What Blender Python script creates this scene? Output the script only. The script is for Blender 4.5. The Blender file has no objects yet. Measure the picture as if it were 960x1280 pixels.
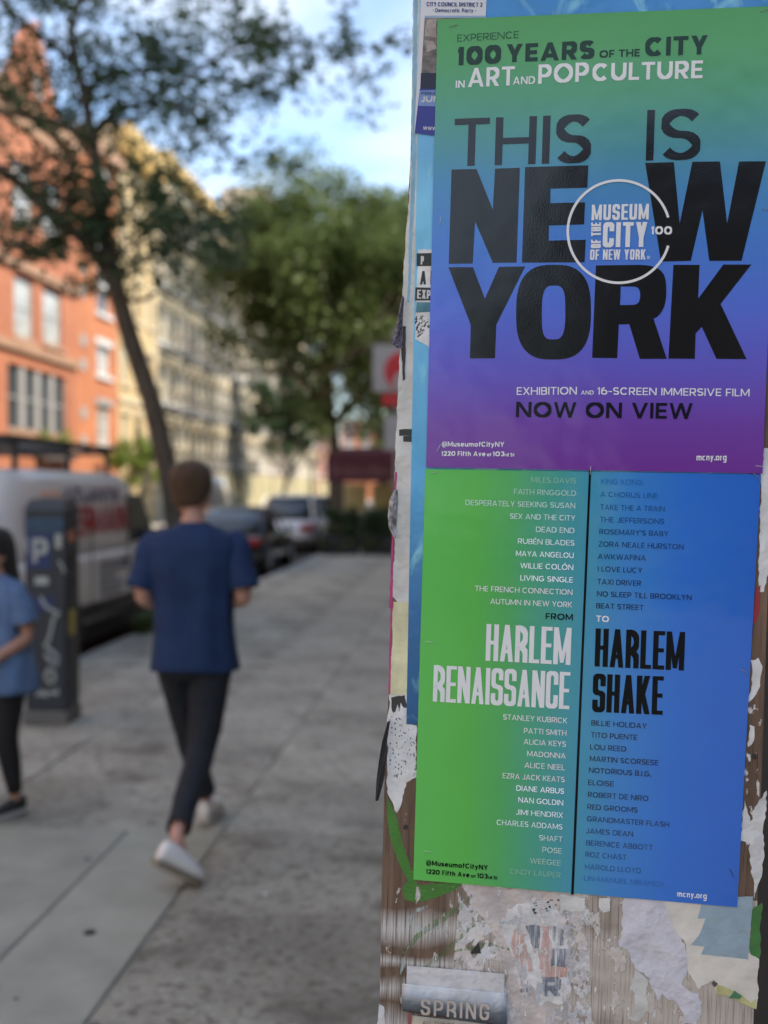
import bpy, bmesh, math, random
from mathutils import Vector, Matrix
from mathutils.geometry import tessellate_polygon
from mathutils import noise as mnoise
R = math.radians
rnd = random.Random(7)
S = bpy.context.scene
COL = S.collection

# ------------------------------------------------------------------ camera
CAM = Vector((0, 0, 1.65)); F = 1400.0
YAW, PITCH = math.atan(106 / F), math.atan(28 / F)
fw = Vector((-math.sin(YAW) * math.cos(PITCH), math.cos(YAW) * math.cos(PITCH), -math.sin(PITCH)))
rt = Vector((math.cos(YAW), math.sin(YAW), 0)); up = rt.cross(fw)
cd = bpy.data.cameras.new('camera'); cam = bpy.data.objects.new('camera', cd); COL.objects.link(cam)
cam.location = CAM; cam.rotation_euler = (math.pi / 2 - PITCH, 0, YAW)
cd.sensor_fit = 'VERTICAL'; cd.sensor_height = 36; cd.sensor_width = 27; cd.lens = 36 * F / 1280
cd.clip_start = 0.05; cd.clip_end = 3000
cd.dof.use_dof = True; cd.dof.focus_distance = 1.53; cd.dof.aperture_fstop = 2.6
S.camera = cam

# ------------------------------------------------------------------ light
SUN_EL, SUN_AZ = R(46), R(112)          # azimuth clockwise from +Y (down the street)
S.view_settings.view_transform = 'Standard'; S.view_settings.look = 'None'
S.view_settings.exposure = 1.72; S.view_settings.gamma = 1
w = bpy.data.worlds.new('World'); S.world = w; w.use_nodes = True
nt = w.node_tree; nt.nodes.clear()
wo = nt.nodes.new('ShaderNodeOutputWorld'); bg = nt.nodes.new('ShaderNodeBackground'); bg.inputs[1].default_value = 0.107
sky = nt.nodes.new('ShaderNodeTexSky'); sky.sky_type = 'NISHITA'; sky.sun_disc = False
sky.sun_elevation = SUN_EL; sky.sun_rotation = SUN_AZ; sky.air_density = 1.0; sky.dust_density = 0.3; sky.ozone_density = 1.6
tc = nt.nodes.new('ShaderNodeTexCoord'); sep = nt.nodes.new('ShaderNodeSeparateXYZ')
nt.links.new(tc.outputs['Generated'], sep.inputs[0])
mz = nt.nodes.new('ShaderNodeMath'); mz.operation = 'ADD'; mz.inputs[1].default_value = 0.16; nt.links.new(sep.outputs[2], mz.inputs[0])
mm = nt.nodes.new('ShaderNodeMath'); mm.operation = 'MAXIMUM'; mm.inputs[1].default_value = 0.05; nt.links.new(mz.outputs[0], mm.inputs[0])
vd = nt.nodes.new('ShaderNodeVectorMath'); vd.operation = 'DIVIDE'
cb = nt.nodes.new('ShaderNodeCombineXYZ')
for k in range(3): nt.links.new(mm.outputs[0], cb.inputs[k])
nt.links.new(tc.outputs['Generated'], vd.inputs[0]); nt.links.new(cb.outputs[0], vd.inputs[1])
cn = nt.nodes.new('ShaderNodeTexNoise'); cn.inputs['Scale'].default_value = 1.25; cn.inputs['Detail'].default_value = 5; cn.inputs['Roughness'].default_value = 0.55
cn.inputs['Distortion'].default_value = 0.5
mp = nt.nodes.new('ShaderNodeMapping'); mp.inputs['Location'].default_value = (0.9, 1.3, 0)
nt.links.new(vd.outputs[0], mp.inputs[0]); nt.links.new(mp.outputs[0], cn.inputs[0])
cr = nt.nodes.new('ShaderNodeValToRGB'); cr.color_ramp.elements[0].position = 0.40; cr.color_ramp.elements[1].position = 0.60
cr.color_ramp.elements[1].color = (0.85, 0.85, 0.85, 1)
nt.links.new(cn.outputs[0], cr.inputs[0])
cm = nt.nodes.new('ShaderNodeMix'); cm.data_type = 'RGBA'
nt.links.new(cr.outputs[0], cm.inputs[0]); nt.links.new(sky.outputs[0], cm.inputs[6]); cm.inputs[7].default_value = (3.3, 3.6, 4.0, 1)
nt.links.new(cm.outputs[2], bg.inputs[0]); nt.links.new(bg.outputs[0], wo.inputs[0])
sd = bpy.data.lights.new('sun', 'SUN'); so = bpy.data.objects.new('sun', sd); COL.objects.link(so)
sd.energy = 2.25; sd.angle = R(0.5); sd.color = (1.0, 0.90, 0.76)
sdir = Vector((math.sin(SUN_AZ) * math.cos(SUN_EL), math.cos(SUN_AZ) * math.cos(SUN_EL), math.sin(SUN_EL)))
so.rotation_euler = sdir.to_track_quat('Z', 'Y').to_euler(); so.location = (20, -10, 40)
try:
    S.cycles.use_denoising = True; S.cycles.max_bounces = 8; S.cycles.diffuse_bounces = 4; S.cycles.glossy_bounces = 3
    S.cycles.transmission_bounces = 6; S.cycles.caustics_reflective = False; S.cycles.caustics_refractive = False
except Exception: pass

# ------------------------------------------------------------------ helpers
def ray(px, py): return fw + rt * ((px - 480) / F) - up * ((py - 640) / F)
def G(px, py, z=0.0):                    # point on the ground (height z)
    d = ray(px, py); return CAM + d * ((z - CAM.z) / d.z)
def AY(px, py, Y):                       # point on the plane across the street at distance Y
    d = ray(px, py); return CAM + d * (Y / d.y)
def AX(px, py, X):                       # point on the plane along the street
    d = ray(px, py); return CAM + d * (X / d.x)
def lin(c):
    return tuple((x / 255 / 12.92 if x <= 10 else ((x / 255 + 0.055) / 1.055) ** 2.4) for x in c) + (1,)

MATS = {}
def mat(name, col, rough=0.7, var=0.12, scale=8.0, bump=0.0, bscale=None, metal=0.0, coat=0.0, spec=0.5, trans=0.0, streak=None, emit=0):
    if name in MATS: return MATS[name]
    m = bpy.data.materials.new(name); m.use_nodes = True; n = m.node_tree; b = n.nodes['Principled BSDF']
    c = tuple(col[:3]) + (1,)
    b.inputs['Roughness'].default_value = rough; b.inputs['Metallic'].default_value = metal
    b.inputs['Specular IOR Level'].default_value = spec
    if coat: b.inputs['Coat Weight'].default_value = coat; b.inputs['Coat Roughness'].default_value = 0.06
    t = n.nodes.new('ShaderNodeTexCoord'); src = t.outputs['Object']
    if streak:
        mpp = n.nodes.new('ShaderNodeMapping'); mpp.inputs['Scale'].default_value = streak; n.links.new(src, mpp.inputs[0]); src = mpp.outputs[0]
    ns = n.nodes.new('ShaderNodeTexNoise'); ns.inputs['Scale'].default_value = scale; ns.inputs['Detail'].default_value = 6; ns.inputs['Roughness'].default_value = 0.6
    n.links.new(src, ns.inputs[0])
    rp = n.nodes.new('ShaderNodeValToRGB')
    rp.color_ramp.elements[0].position = 0.3; rp.color_ramp.elements[1].position = 0.7
    rp.color_ramp.elements[0].color = tuple(max(0, x * (1 - var)) for x in c[:3]) + (1,)
    rp.color_ramp.elements[1].color = tuple(min(1, x * (1 + var)) for x in c[:3]) + (1,)
    n.links.new(ns.outputs[0], rp.inputs[0]); n.links.new(rp.outputs[0], b.inputs['Base Color'])
    if bump:
        nb = n.nodes.new('ShaderNodeTexNoise'); nb.inputs['Scale'].default_value = bscale or scale * 4; nb.inputs['Detail'].default_value = 5
        n.links.new(src, nb.inputs[0])
        bp = n.nodes.new('ShaderNodeBump'); bp.inputs['Strength'].default_value = bump; bp.inputs['Distance'].default_value = 0.01
        n.links.new(nb.outputs[0], bp.inputs['Height']); n.links.new(bp.outputs[0], b.inputs['Normal'])
    if trans:
        tr = n.nodes.new('ShaderNodeBsdfTranslucent'); n.links.new(rp.outputs[0], tr.inputs[0])
        mx = n.nodes.new('ShaderNodeMixShader'); mx.inputs[0].default_value = trans
        n.links.new(b.outputs[0], mx.inputs[1]); n.links.new(tr.outputs[0], mx.inputs[2])
        n.links.new(mx.outputs[0], n.nodes['Material Output'].inputs[0])
    MATS[name] = m; return m

class MB:
    def __init__(s): s.v = []; s.f = []; s.m = []
    def add(s, vs, fs, mi=0):
        o = len(s.v); s.v += [tuple(x) for x in vs]; s.f += [tuple(i + o for i in f) for f in fs]; s.m += [mi] * len(fs); return s
    def box(s, c, d, rz=0, mi=0, M=None):
        x, y, z = d[0] / 2, d[1] / 2, d[2] / 2
        vs = [Vector((a * x, b * y, e * z)) for e in (-1, 1) for b in (-1, 1) for a in (-1, 1)]
        if M is not None: vs = [M @ v for v in vs]
        if rz: q = Matrix.Rotation(rz, 3, 'Z'); vs = [q @ v for v in vs]
        vs = [v + Vector(c) for v in vs]
        return s.add(vs, [(0, 2, 3, 1), (4, 5, 7, 6), (0, 1, 5, 4), (2, 6, 7, 3), (0, 4, 6, 2), (1, 3, 7, 5)], mi)
    def b2(s, x0, x1, y0, y1, z0, z1, mi=0):
        return s.box(((x0 + x1) / 2, (y0 + y1) / 2, (z0 + z1) / 2), (abs(x1 - x0), abs(y1 - y0), abs(z1 - z0)), 0, mi)
    def tube(s, pts, rad, n=8, mi=0, cap=True):
        pts = [Vector(p) for p in pts]
        if not hasattr(rad, '__len__'): rad = [rad] * len(pts)
        o = len(s.v); ref = None
        for i, p in enumerate(pts):
            t = (pts[min(i + 1, len(pts) - 1)] - pts[max(i - 1, 0)]).normalized()
            if ref is None: ref = t.orthogonal().normalized()
            a = (ref - t * ref.dot(t)); a = a.normalized() if a.length > 1e-6 else t.orthogonal().normalized()
            ref = a; b = t.cross(a)
            for k in range(n):
                q = 2 * math.pi * k / n; s.v.append(tuple(p + (a * math.cos(q) + b * math.sin(q)) * rad[i]))
        for i in range(len(pts) - 1):
            for k in range(n):
                k2 = (k + 1) % n; s.f.append((o + i * n + k, o + i * n + k2, o + (i + 1) * n + k2, o + (i + 1) * n + k)); s.m.append(mi)
        if cap:
            s.f.append(tuple(o + k for k in range(n))[::-1]); s.m.append(mi)
            e = o + (len(pts) - 1) * n; s.f.append(tuple(e + k for k in range(n))); s.m.append(mi)
        return s
    def loft(s, rings, n=20, mi=0, cap=True, sq=2.0):   # rings: (centre, rx, ry[, Matrix3])
        o = len(s.v)
        for rg in rings:
            c, rx, ry = Vector(rg[0]), rg[1], rg[2]; M = rg[3] if len(rg) > 3 else None
            for k in range(n):
                q = 2 * math.pi * k / n; cx, cy = math.cos(q), math.sin(q)
                v = Vector((math.copysign(abs(cx) ** (2 / sq), cx) * rx, math.copysign(abs(cy) ** (2 / sq), cy) * ry, 0))
                if M is not None: v = M @ v
                s.v.append(tuple(c + v))
        L = len(rings)
        for i in range(L - 1):
            for k in range(n):
                k2 = (k + 1) % n; s.f.append((o + i * n + k, o + i * n + k2, o + (i + 1) * n + k2, o + (i + 1) * n + k)); s.m.append(mi)
        if cap:
            s.f.append(tuple(o + k for k in range(n))[::-1]); s.m.append(mi)
            e = o + (L - 1) * n; s.f.append(tuple(e + k for k in range(n))); s.m.append(mi)
        return s
    def disc(s, c, r, axis='Z', n=16, h=0.01, mi=0):
        c = Vector(c); a = {'X': Vector((1, 0, 0)), 'Y': Vector((0, 1, 0)), 'Z': Vector((0, 0, 1))}[axis]
        return s.tube([c - a * h / 2, c + a * h / 2], r, n, mi)
    def noise(s, amp, sc, off=0.0):
        for i, v in enumerate(s.v):
            q = mnoise.noise_vector(Vector(v) * sc + Vector((off, off * 2, 0))); s.v[i] = (v[0] + q.x * amp, v[1] + q.y * amp, v[2] + q.z * amp)
        return s
    def build(s, name, mats, parent=None, smooth=False, bevel=0, loc=None, rz=None, subsurf=0, **tags):
        me = bpy.data.meshes.new(name); me.from_pydata(s.v, [], s.f)
        if not isinstance(mats, (list, tuple)): mats = [mats]
        for m in mats: me.materials.append(m)
        if len(mats) > 1: me.polygons.foreach_set('material_index', s.m)
        if smooth: me.polygons.foreach_set('use_smooth', [True] * len(me.polygons))
        me.update()
        o = bpy.data.objects.new(name, me); COL.objects.link(o)
        if parent: o.parent = parent
        if loc: o.location = loc
        if rz is not None: o.rotation_euler.z = rz
        if bevel:
            b = o.modifiers.new('bevel', 'BEVEL'); b.width = bevel; b.segments = 2; b.limit_method = 'ANGLE'; b.angle_limit = R(40)
        if subsurf:
            b = o.modifiers.new('sub', 'SUBSURF'); b.levels = subsurf; b.render_levels = subsurf
        for k, x in tags.items(): o[k] = x
        return o

def thing(name, label, cat, loc=(0, 0, 0), rz=0, group=None):
    o = bpy.data.objects.new(name, None); COL.objects.link(o); o.empty_display_size = 0.2
    o.location = loc; o.rotation_euler.z = rz; o['label'] = label; o['category'] = cat
    if group: o['group'] = group
    return o
def tag(o, label, cat, group=None):
    o['label'] = label; o['category'] = cat
    if group: o['group'] = group
    return o
CH = {}
def kids(o): return [c for c in bpy.data.objects if c.parent == o]
def copy_tree(o, loc, rz=0, label=None, sub=None):
    allk = {}
    for c in bpy.data.objects:
        if c.parent: allk.setdefault(c.parent.name, []).append(c)
    def cp(a, par):
        c = a.copy(); COL.objects.link(c)
        if par: c.parent = par
        for ch in allk.get(a.name, []): cp(ch, c)
        return c
    r = cp(o, None); r.location = loc; r.rotation_euler.z = rz
    if label: r['label'] = label
    return r

# ------------------------------------------------------------------ common materials
concA = mat('concrete_smooth', (0.36, 0.355, 0.295), 0.85, 0.18, 3.0, 0.35, 60)
def speckled(name, base, dark, light, sc):
    m = mat(name, base, 0.9, 0.22, 2.2, 0.6, 70); n = m.node_tree; b = n.nodes['Principled BSDF']
    src = b.inputs['Base Color'].links[0].from_socket
    t = n.nodes.new('ShaderNodeTexCoord')
    for (s, p0, p1, colr, w_) in ((sc, 0.54, 0.62, light, 0.6), (sc * 0.6, 0.54, 0.64, dark, 0.62), (7.5, 0.56, 0.70, dark, 0.5), (2.6, 0.54, 0.70, dark, 0.8), (1.1, 0.50, 0.72, dark, 0.5)):
        ns = n.nodes.new('ShaderNodeTexNoise'); ns.inputs['Scale'].default_value = s; ns.inputs['Detail'].default_value = 3
        mpp = n.nodes.new('ShaderNodeMapping'); mpp.inputs['Location'].default_value = (s * 3.1, p0 * 9, 0)
        n.links.new(t.outputs['Object'], mpp.inputs[0]); n.links.new(mpp.outputs[0], ns.inputs[0])
        rp = n.nodes.new('ShaderNodeValToRGB'); rp.color_ramp.elements[0].position = p0; rp.color_ramp.elements[1].position = p1
        rp.color_ramp.elements[1].color = (w_, w_, w_, 1); n.links.new(ns.outputs[0], rp.inputs[0])
        mx = n.nodes.new('ShaderNodeMix'); mx.data_type = 'RGBA'; n.links.new(rp.outputs[0], mx.inputs[0]); n.links.new(src, mx.inputs[6])
        mx.inputs[7].default_value = tuple(colr) + (1,); src = mx.outputs[2]
    n.links.new(src, b.inputs['Base Color']); return m
concB = speckled('concrete_aggregate', (0.40, 0.375, 0.30), (0.125, 0.112, 0.085), (0.56, 0.54, 0.50), 34)
concC = speckled('concrete_worn', (0.42, 0.40, 0.33), (0.16, 0.148, 0.118), (0.52, 0.50, 0.46), 30)
for m_ in (concA, concB, concC):
    n_ = m_.node_tree; b_ = n_.nodes['Principled BSDF']; src_ = b_.inputs['Base Color'].links[0].from_socket
    oi = n_.nodes.new('ShaderNodeObjectInfo'); mr_ = n_.nodes.new('ShaderNodeMapRange'); mr_.inputs[3].default_value = .88; mr_.inputs[4].default_value = 1.10; n_.links.new(oi.outputs['Random'], mr_.inputs[0])
    vm_ = n_.nodes.new('ShaderNodeVectorMath'); vm_.operation = 'SCALE'; n_.links.new(src_, vm_.inputs[0]); n_.links.new(mr_.outputs[0], vm_.inputs['Scale']); n_.links.new(vm_.outputs[0], b_.inputs['Base Color'])
asphalt = mat('asphalt', (0.055, 0.055, 0.055), 0.9, 0.2, 6, 0.5, 90)
glass_dark = mat('window_glass', (0.05, 0.06, 0.07), 0.06, 0.2, 2, spec=0.8)
glass_pale = mat('glass_with_blind_and_reflection', (0.42, 0.43, 0.40), 0.15, 0.25, 1.5, spec=0.8)  # pale blinds, and for brick fronts reflection painted into the pane colour
steel_dark = mat('painted_steel_dark', (0.045, 0.05, 0.055), 0.5, 0.25, 9)
steel_grey = mat('painted_steel_grey', (0.30, 0.32, 0.34), 0.5, 0.2, 9)
rubber = mat('tyre_rubber', (0.02, 0.02, 0.02), 0.8)
black_pl = mat('black_plastic', (0.025, 0.025, 0.028), 0.5)
trimwhite = mat('white_paint', (0.72, 0.71, 0.68), 0.55, 0.06, 12)
stone_grey = mat('grey_stone', (0.36, 0.35, 0.33), 0.8, 0.12, 5)
stone_warm = mat('cream_stone', (0.62, 0.52, 0.34), 0.8, 0.12, 5)

# ------------------------------------------------------------------ setting: ground, road, sidewalks
MB().add([(-400, -250, -0.30), (400, -250, -0.30), (400, 900, -0.30), (-400, 900, -0.30)], [(0, 1, 2, 3)]).build('ground', asphalt, kind='structure')
MB().b2(-13.0, -3.85, -120, 400, -0.25, -0.15).build('road', asphalt, kind='structure')
MB().b2(-3.85, -3.70, -120, 180, -0.25, 0.0).build('kerb', stone_grey, kind='structure', bevel=0.02)
MB().b2(-13.15, -13.0, -120, 180, -0.25, 0.0).build('kerb', stone_grey, kind='structure', bevel=0.02)
MB().b2(-17, -13.15, -120, 180, -0.25, -0.004).build('pavement', concC, kind='structure')
side = MB().b2(-3.70, 3.2, -40, 180, -0.25, -0.012).build('sidewalk', concC, kind='structure')
rows = [-4.7, -2.7, -0.7, 1.3, 3.3, 5.3, 7.27, 9.3]
while rows[-1] < 70: rows.append(rows[-1] + 2.02)
slab_mesh = {}
def slab(x0, x1, y0, y1, m):
    k = (round(x1 - x0, 3), round(y1 - y0, 3), m.name)
    if k not in slab_mesh:
        g = 0.0032; hx, hy = (x1 - x0) / 2 - g, (y1 - y0) / 2 - g; e = 0.008
        vs = [(-hx, -hy, -.02), (hx, -hy, -.02), (hx, hy, -.02), (-hx, hy, -.02), (-hx, -hy, -e), (hx, -hy, -e), (hx, hy, -e), (-hx, hy, -e),
              (-hx + e, -hy + e, 0), (hx - e, -hy + e, 0), (hx - e, hy - e, 0), (-hx + e, hy - e, 0)]
        fs = [(8, 9, 10, 11)] + [(a + i, a + (i + 1) % 4, a + 4 + (i + 1) % 4, a + 4 + i) for a in (0, 4) for i in range(4)]
        o = MB().add(vs, fs).build('slab', m, side); slab_mesh[k] = o.data
    else:
        o = bpy.data.objects.new('slab', slab_mesh[k]); COL.objects.link(o); o.parent = side
    o.location = ((x0 + x1) / 2, (y0 + y1) / 2, rnd.uniform(-0.003, 0.003))
for i in range(len(rows) - 1):
    y0, y1 = rows[i], rows[i + 1]
    if y1 <= 5.31:
        cols = [(-3.70, -1.64, concA), (-1.64, -1.18, concA), (-1.18, 1.0, concB), (1.0, 3.2, concB)]
    else:
        cols = [(-3.70, -2.5, concC), (-2.5, -1.18, concC), (-1.18, 1.0, concC), (1.0, 3.2, concC)]
    for c in cols: slab(c[0], c[1], y0, y1, c[2])
# little things lying on the pavement
p = G(112, 1167)
v = MB().disc((0, 0, 0.003), 0.024, n=20, h=0.006).disc((0, 0, 0.008), 0.014, n=10, h=0.006, mi=1).build('valve_cover', [steel_dark, black_pl], loc=(p.x, p.y, 0))
tag(v, 'small round iron valve cover set in the smooth grey slab', 'cover')
for (px, py, lb) in ((332, 1120, 'tiny crumpled white scrap on the speckled slab right of the white sneaker'), (335, 952, 'tiny white scrap of litter on the slab joint beside the walking man')):
    p = G(px, py); q = MB().loft([((0, 0, 0), .012, .008), ((0, 0, .006), .016, .010), ((0.002, 0, .012), .006, .004)], 7).noise(.004, 60, px).build('paper_scrap', trimwhite, loc=(p.x, p.y, 0.002)); tag(q, lb, 'litter')
r_ = random.Random(33); gm_ = MB()
for k in range(170):
    x, y = r_.uniform(-3.6, .6), r_.uniform(3.2, 14) ** 1; s_ = r_.uniform(.006, .020); n_ = 9; o_ = len(gm_.v)
    gm_.v += [(x + math.cos(6.283 * i / n_) * s_ * r_.uniform(.7, 1.2), y + math.sin(6.283 * i / n_) * s_ * r_.uniform(.7, 1.2), .0045) for i in range(n_)]; gm_.f.append(tuple(range(o_, o_ + n_))); gm_.m.append(0)
g_ = gm_.build('chewing_gum_spots', mat('old_gum', (.10, .10, .095), .8, .4, 9)); g_['kind'] = 'stuff'; tag(g_, 'old dark chewing gum spots trodden flat all over the sidewalk', 'gum')

# ------------------------------------------------------------------ stroke font
def glyph(ch, W, H, t, cond=False):
    """list of polygons (vertex lists) drawing ch in a WxH cell with stroke t"""
    P = []; ty = t * (0.86 if not cond else 0.80); x0, x1 = t / 2, W - t / 2; yb, yt = ty / 2, H - ty / 2
    def V(x, a=0, b=H): P.append([(x - t / 2, a), (x + t / 2, a), (x + t / 2, b), (x - t / 2, b)])
    def B(y, a=0, b=W): P.append([(a, y - ty / 2), (b, y - ty / 2), (b, y + ty / 2), (a, y + ty / 2)])
    def D(xa, ya, xb, yb_, k=1.0):      # centre line of a diagonal cut level at both ends
        L = math.hypot(xb - xa, yb_ - ya); h = min(t * k * L / abs(yb_ - ya), t * 2.2) / 2
        q = [(xa - h, ya), (xa + h, ya), (xb + h, yb_), (xb - h, yb_)]
        P.append(q if yb_ > ya else q[::-1])
    def S_(pts, cl=False, th=None):
        n = len(pts); th = th or t; out = []
        for i in range(n):
            a = pts[(i - 1) % n] if cl or i else pts[0]; b = pts[(i + 1) % n] if cl or i < n - 1 else pts[-1]
            dx, dy = b[0] - a[0], b[1] - a[1]; L = math.hypot(dx, dy) or 1
            nx, ny = -dy / L, dx / L; hh = (th * abs(nx) + ty * th / t * abs(ny)) / 2
            out.append(((pts[i][0] + nx * hh, pts[i][1] + ny * hh), (pts[i][0] - nx * hh, pts[i][1] - ny * hh)))
        for i in range(n if cl else n - 1):
            a, b = out[i], out[(i + 1) % n]; P.append([a[0], a[1], b[1], b[0]])
    def rr(a, b, c, d, s, e, rx=None, N=None):   # box a,b..c,d ; angles s..e
        hw, hh = (c - a) / 2, (d - b) / 2; rx = rx or hw; ry = min(hh, rx * 1.08); cx, cy = (a + c) / 2, (b + d) / 2
        N = N or max(4, int(abs(e - s) / 15)); o = []
        for i in range(N + 1):
            q = R(s + (e - s) * i / N); C_, Z_ = math.cos(q), math.sin(q)
            if abs(Z_) < 1e-6: Z_ = 0
            sx = 0 if abs(C_) < 1e-6 else math.copysign(1, C_); sy = math.copysign(1, Z_) if Z_ else 0
            if sy == 0 and hh > ry:
                o.append((cx + sx * (hw - rx) + rx * C_, cy)); continue
            o.append((cx + sx * (hw - rx) + rx * C_, cy + sy * (hh - ry) + ry * Z_))
        return o
    def bowl(a, b, d, c):                # right hand bowl from stem a, bottom b, top d, right c
        r = min(c - a, (d - b) / 2)
        return [(a, d)] + rr(c - 2 * r, b, c, d, 90, -90) + [(a, b)]
    X = H * .72; m = H / 2
    if ch == 'A': D(t * .55, 0, W / 2, H, .95); D(W - t * .55, 0, W / 2, H, .95); B(H * .28, W * .22, W * .78)
    elif ch == 'B': V(x0); S_(bowl(x0, yb, m, x1)); S_(bowl(x0, m, yt, x1 - W * .04))
    elif ch == 'C':
        S_(([(x1, H * .64)] + rr(x0, yb, x1, yt, 10, 350) + [(x1, H * .36)]) if cond else rr(x0, yb, x1, yt, 42, 318))
    elif ch == 'D': V(x0); S_(bowl(x0, yb, yt, x1))
    elif ch == 'E': V(x0); B(yb, x0); B(yt, x0); B(m, x0, W * .93)
    elif ch == 'F': V(x0); B(yt, x0); B(m - t * .2, x0, W * .92)
    elif ch == 'G':
        S_(([(x1, H * .66)] + rr(x0, yb, x1, yt, 10, 350) + [(x1, H * .45)]) if cond else rr(x0, yb, x1, yt, 42, 345)); B(H * .46, W * .52, W)
        if not cond: V(x1, H * .22, H * .46)
    elif ch == 'H': V(x0); V(x1); B(m, x0, x1)
    elif ch == 'I': V(W / 2)
    elif ch == 'J': S_([(x1, H)] + rr(x0, yb, x1, H * .6, 0, -150))
    elif ch == 'K': V(x0); D(x0 + t * .4, H * .40, W - t * .7, H); D(W * .42, H * .52, W - t * .6, 0)
    elif ch == 'L': V(x0); B(yb, x0)
    elif ch == 'M':
        V(x0); V(x1); lo = H * (.12 if not cond else .05); kk = .72 if cond else .9; D(W / 2, lo, x0 + t * .1, H, kk); D(W / 2, lo, x1 - t * .1, H, kk)
    elif ch == 'N': V(x0); V(x1); D(x1 - t * .05, 0, x0 + t * .05, H, 1)
    elif ch in 'O0': S_(rr(x0, yb, x1, yt, 0, 360, N=24)[:-1], True)
    elif ch == 'P': V(x0); S_(bowl(x0, H * .40, yt, x1))
    elif ch == 'Q': S_(rr(x0, yb, x1, yt, 0, 360, N=24)[:-1], True); D(W * .92, -H * .02, W * .62, H * .30)
    elif ch == 'R':
        V(x0); S_(bowl(x0, H * .43, yt, x1 - W * .02))
        if cond: S_([(W * .5, H * .43), (x1 - t * .1, H * .32), (x1, H * .2), (x1, 0)])
        else: D(W - t * .6, 0, W * .48, H * .42)
    elif ch == 'S':
        a = [(x1, H * .68)] if cond else []
        S_(a + rr(x0, m, x1, yt, 8 if cond else 28, 262, N=14) + rr(x0, yb, x1, m, 82, -172 if cond else -152, N=14) + ([(x0, H * .32)] if cond else []))
    elif ch == 'T': V(W / 2); B(yt)
    elif ch == 'U': S_([(x0, H)] + rr(x0, yb, x1, yt, 180, 360, N=12) + [(x1, H)])
    elif ch == 'V': D(W / 2, 0, t * .55, H, .95); D(W / 2, 0, W - t * .55, H, .95)
    elif ch == 'W':
        a = W * .27; D(a, 0, t * .5, H, .9); D(a, 0, W / 2, H, .9); D(W - a, 0, W / 2, H, .9); D(W - a, 0, W - t * .5, H, .9)
    elif ch == 'X': D(t * .6, 0, W - t * .7, H); D(W - t * .6, 0, t * .7, H)
    elif ch == 'Y': V(W / 2, 0, H * .45); D(W / 2, H * .38, t * .6, H); D(W / 2, H * .38, W - t * .6, H)
    elif ch == 'Z': B(yb); B(yt); D(t * .75, ty, W - t * .75, H - ty)
    elif ch == 'É': return glyph('E', W, H, t, cond) + [[(W * .35, H * 1.08), (W * .55, H * 1.08), (W * .78, H * 1.28), (W * .5, H * 1.28)]]
    elif ch == 'Ó': return glyph('O', W, H, t, cond) + [[(W * .42, H * 1.08), (W * .56, H * 1.08), (W * .72, H * 1.28), (W * .52, H * 1.28)]]
    elif ch == '1': V(W - t * .6); D(t * .3, H * .70, W - t, H * .93, .5)
    elif ch == '2': S_(rr(x0, H * .42, x1, yt, 165, -38)); S_([(x1 - W * .08, H * .50), (x0 + t * .2, yb)]); B(yb)
    elif ch == '3': S_(rr(x0, m, x1, yt, 150, -90)); S_(rr(x0, yb, x1, m, 90, -150))
    elif ch == '6': S_(rr(x0, yb, x1, H * .6, 0, 360, N=20)[:-1], True); S_(rr(x0, yb, x1 + W * .2, yt, 180, 95))
    elif ch == '.': P.append([(0, 0), (t * 1.2, 0), (t * 1.2, t * 1.2), (0, t * 1.2)])
    elif ch == "'": P.append([(0, H * .68), (t, H * .68), (t * 1.2, H), (0, H)])
    elif ch == '-': B(H * .42)
    elif ch == '*': P.append([(0, H * .35), (t * 1.3, H * .35), (t * 1.3, H * .35 + t * 1.3), (0, H * .35 + t * 1.3)])
    elif ch == '@': S_(rr(x0, -H * .12, x1, H * .95, -40, 300, N=22), th=t * .7); S_(rr(W * .3, H * .18, W * .7, H * .62, 0, 360, N=16)[:-1], True, t * .7)
    elif ch == '®': S_(rr(x0, yb, x1, yt, 0, 360, N=16)[:-1], True, t * .7); V(W * .45, H * .3, H * .7)
    elif ch in 'ocedgabpq':
        if ch == 'o': S_(rr(x0, yb, x1, X - yb, 0, 360, N=20)[:-1], True)
        elif ch == 'c': S_(rr(x0, yb, x1, X - yb, 45, 315))
        elif ch == 'e': S_(rr(x0, yb, x1, X - yb, 0, 318)); B(X / 2, x0, W)
        else:
            S_(rr(x0, yb, x1, X - yb, 0, 360, N=20)[:-1], True)
            if ch in 'a': V(x1, 0, X)
            if ch == 'd': V(x1, 0, H)
            if ch == 'b': V(x0, 0, H)
            if ch == 'p': V(x0, -H * .28, X)
            if ch in 'g': S_([(x1, X), (x1, 0)] + rr(x0, -H * .30, x1, H * .2, -20, -150))
    elif ch == 'f': V(W * .42, 0, H * .8); S_(rr(W * .42, H * .6, W * 1.3, yt, 180, 95)); B(X - ty / 2)
    elif ch == 't': V(W * .45, 0, H * .92); B(X - ty / 2)
    elif ch == 'i': V(W / 2, 0, X); P.append([(W / 2 - t * .6, H * .84), (W / 2 + t * .6, H * .84), (W / 2 + t * .6, H), (W / 2 - t * .6, H)])
    elif ch == 'h': V(x0); S_(rr(x0, 0, x1, X - yb, 180, 0)); V(x1, 0, X * .5)
    elif ch == 'n': V(x0, 0, X); S_(rr(x0, 0, x1, X - yb, 180, 0)); V(x1, 0, X * .5)
    elif ch == 'r': V(x0, 0, X); S_(rr(x0, 0, W * 1.2, X - yb, 170, 80))
    elif ch == 'm':
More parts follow.
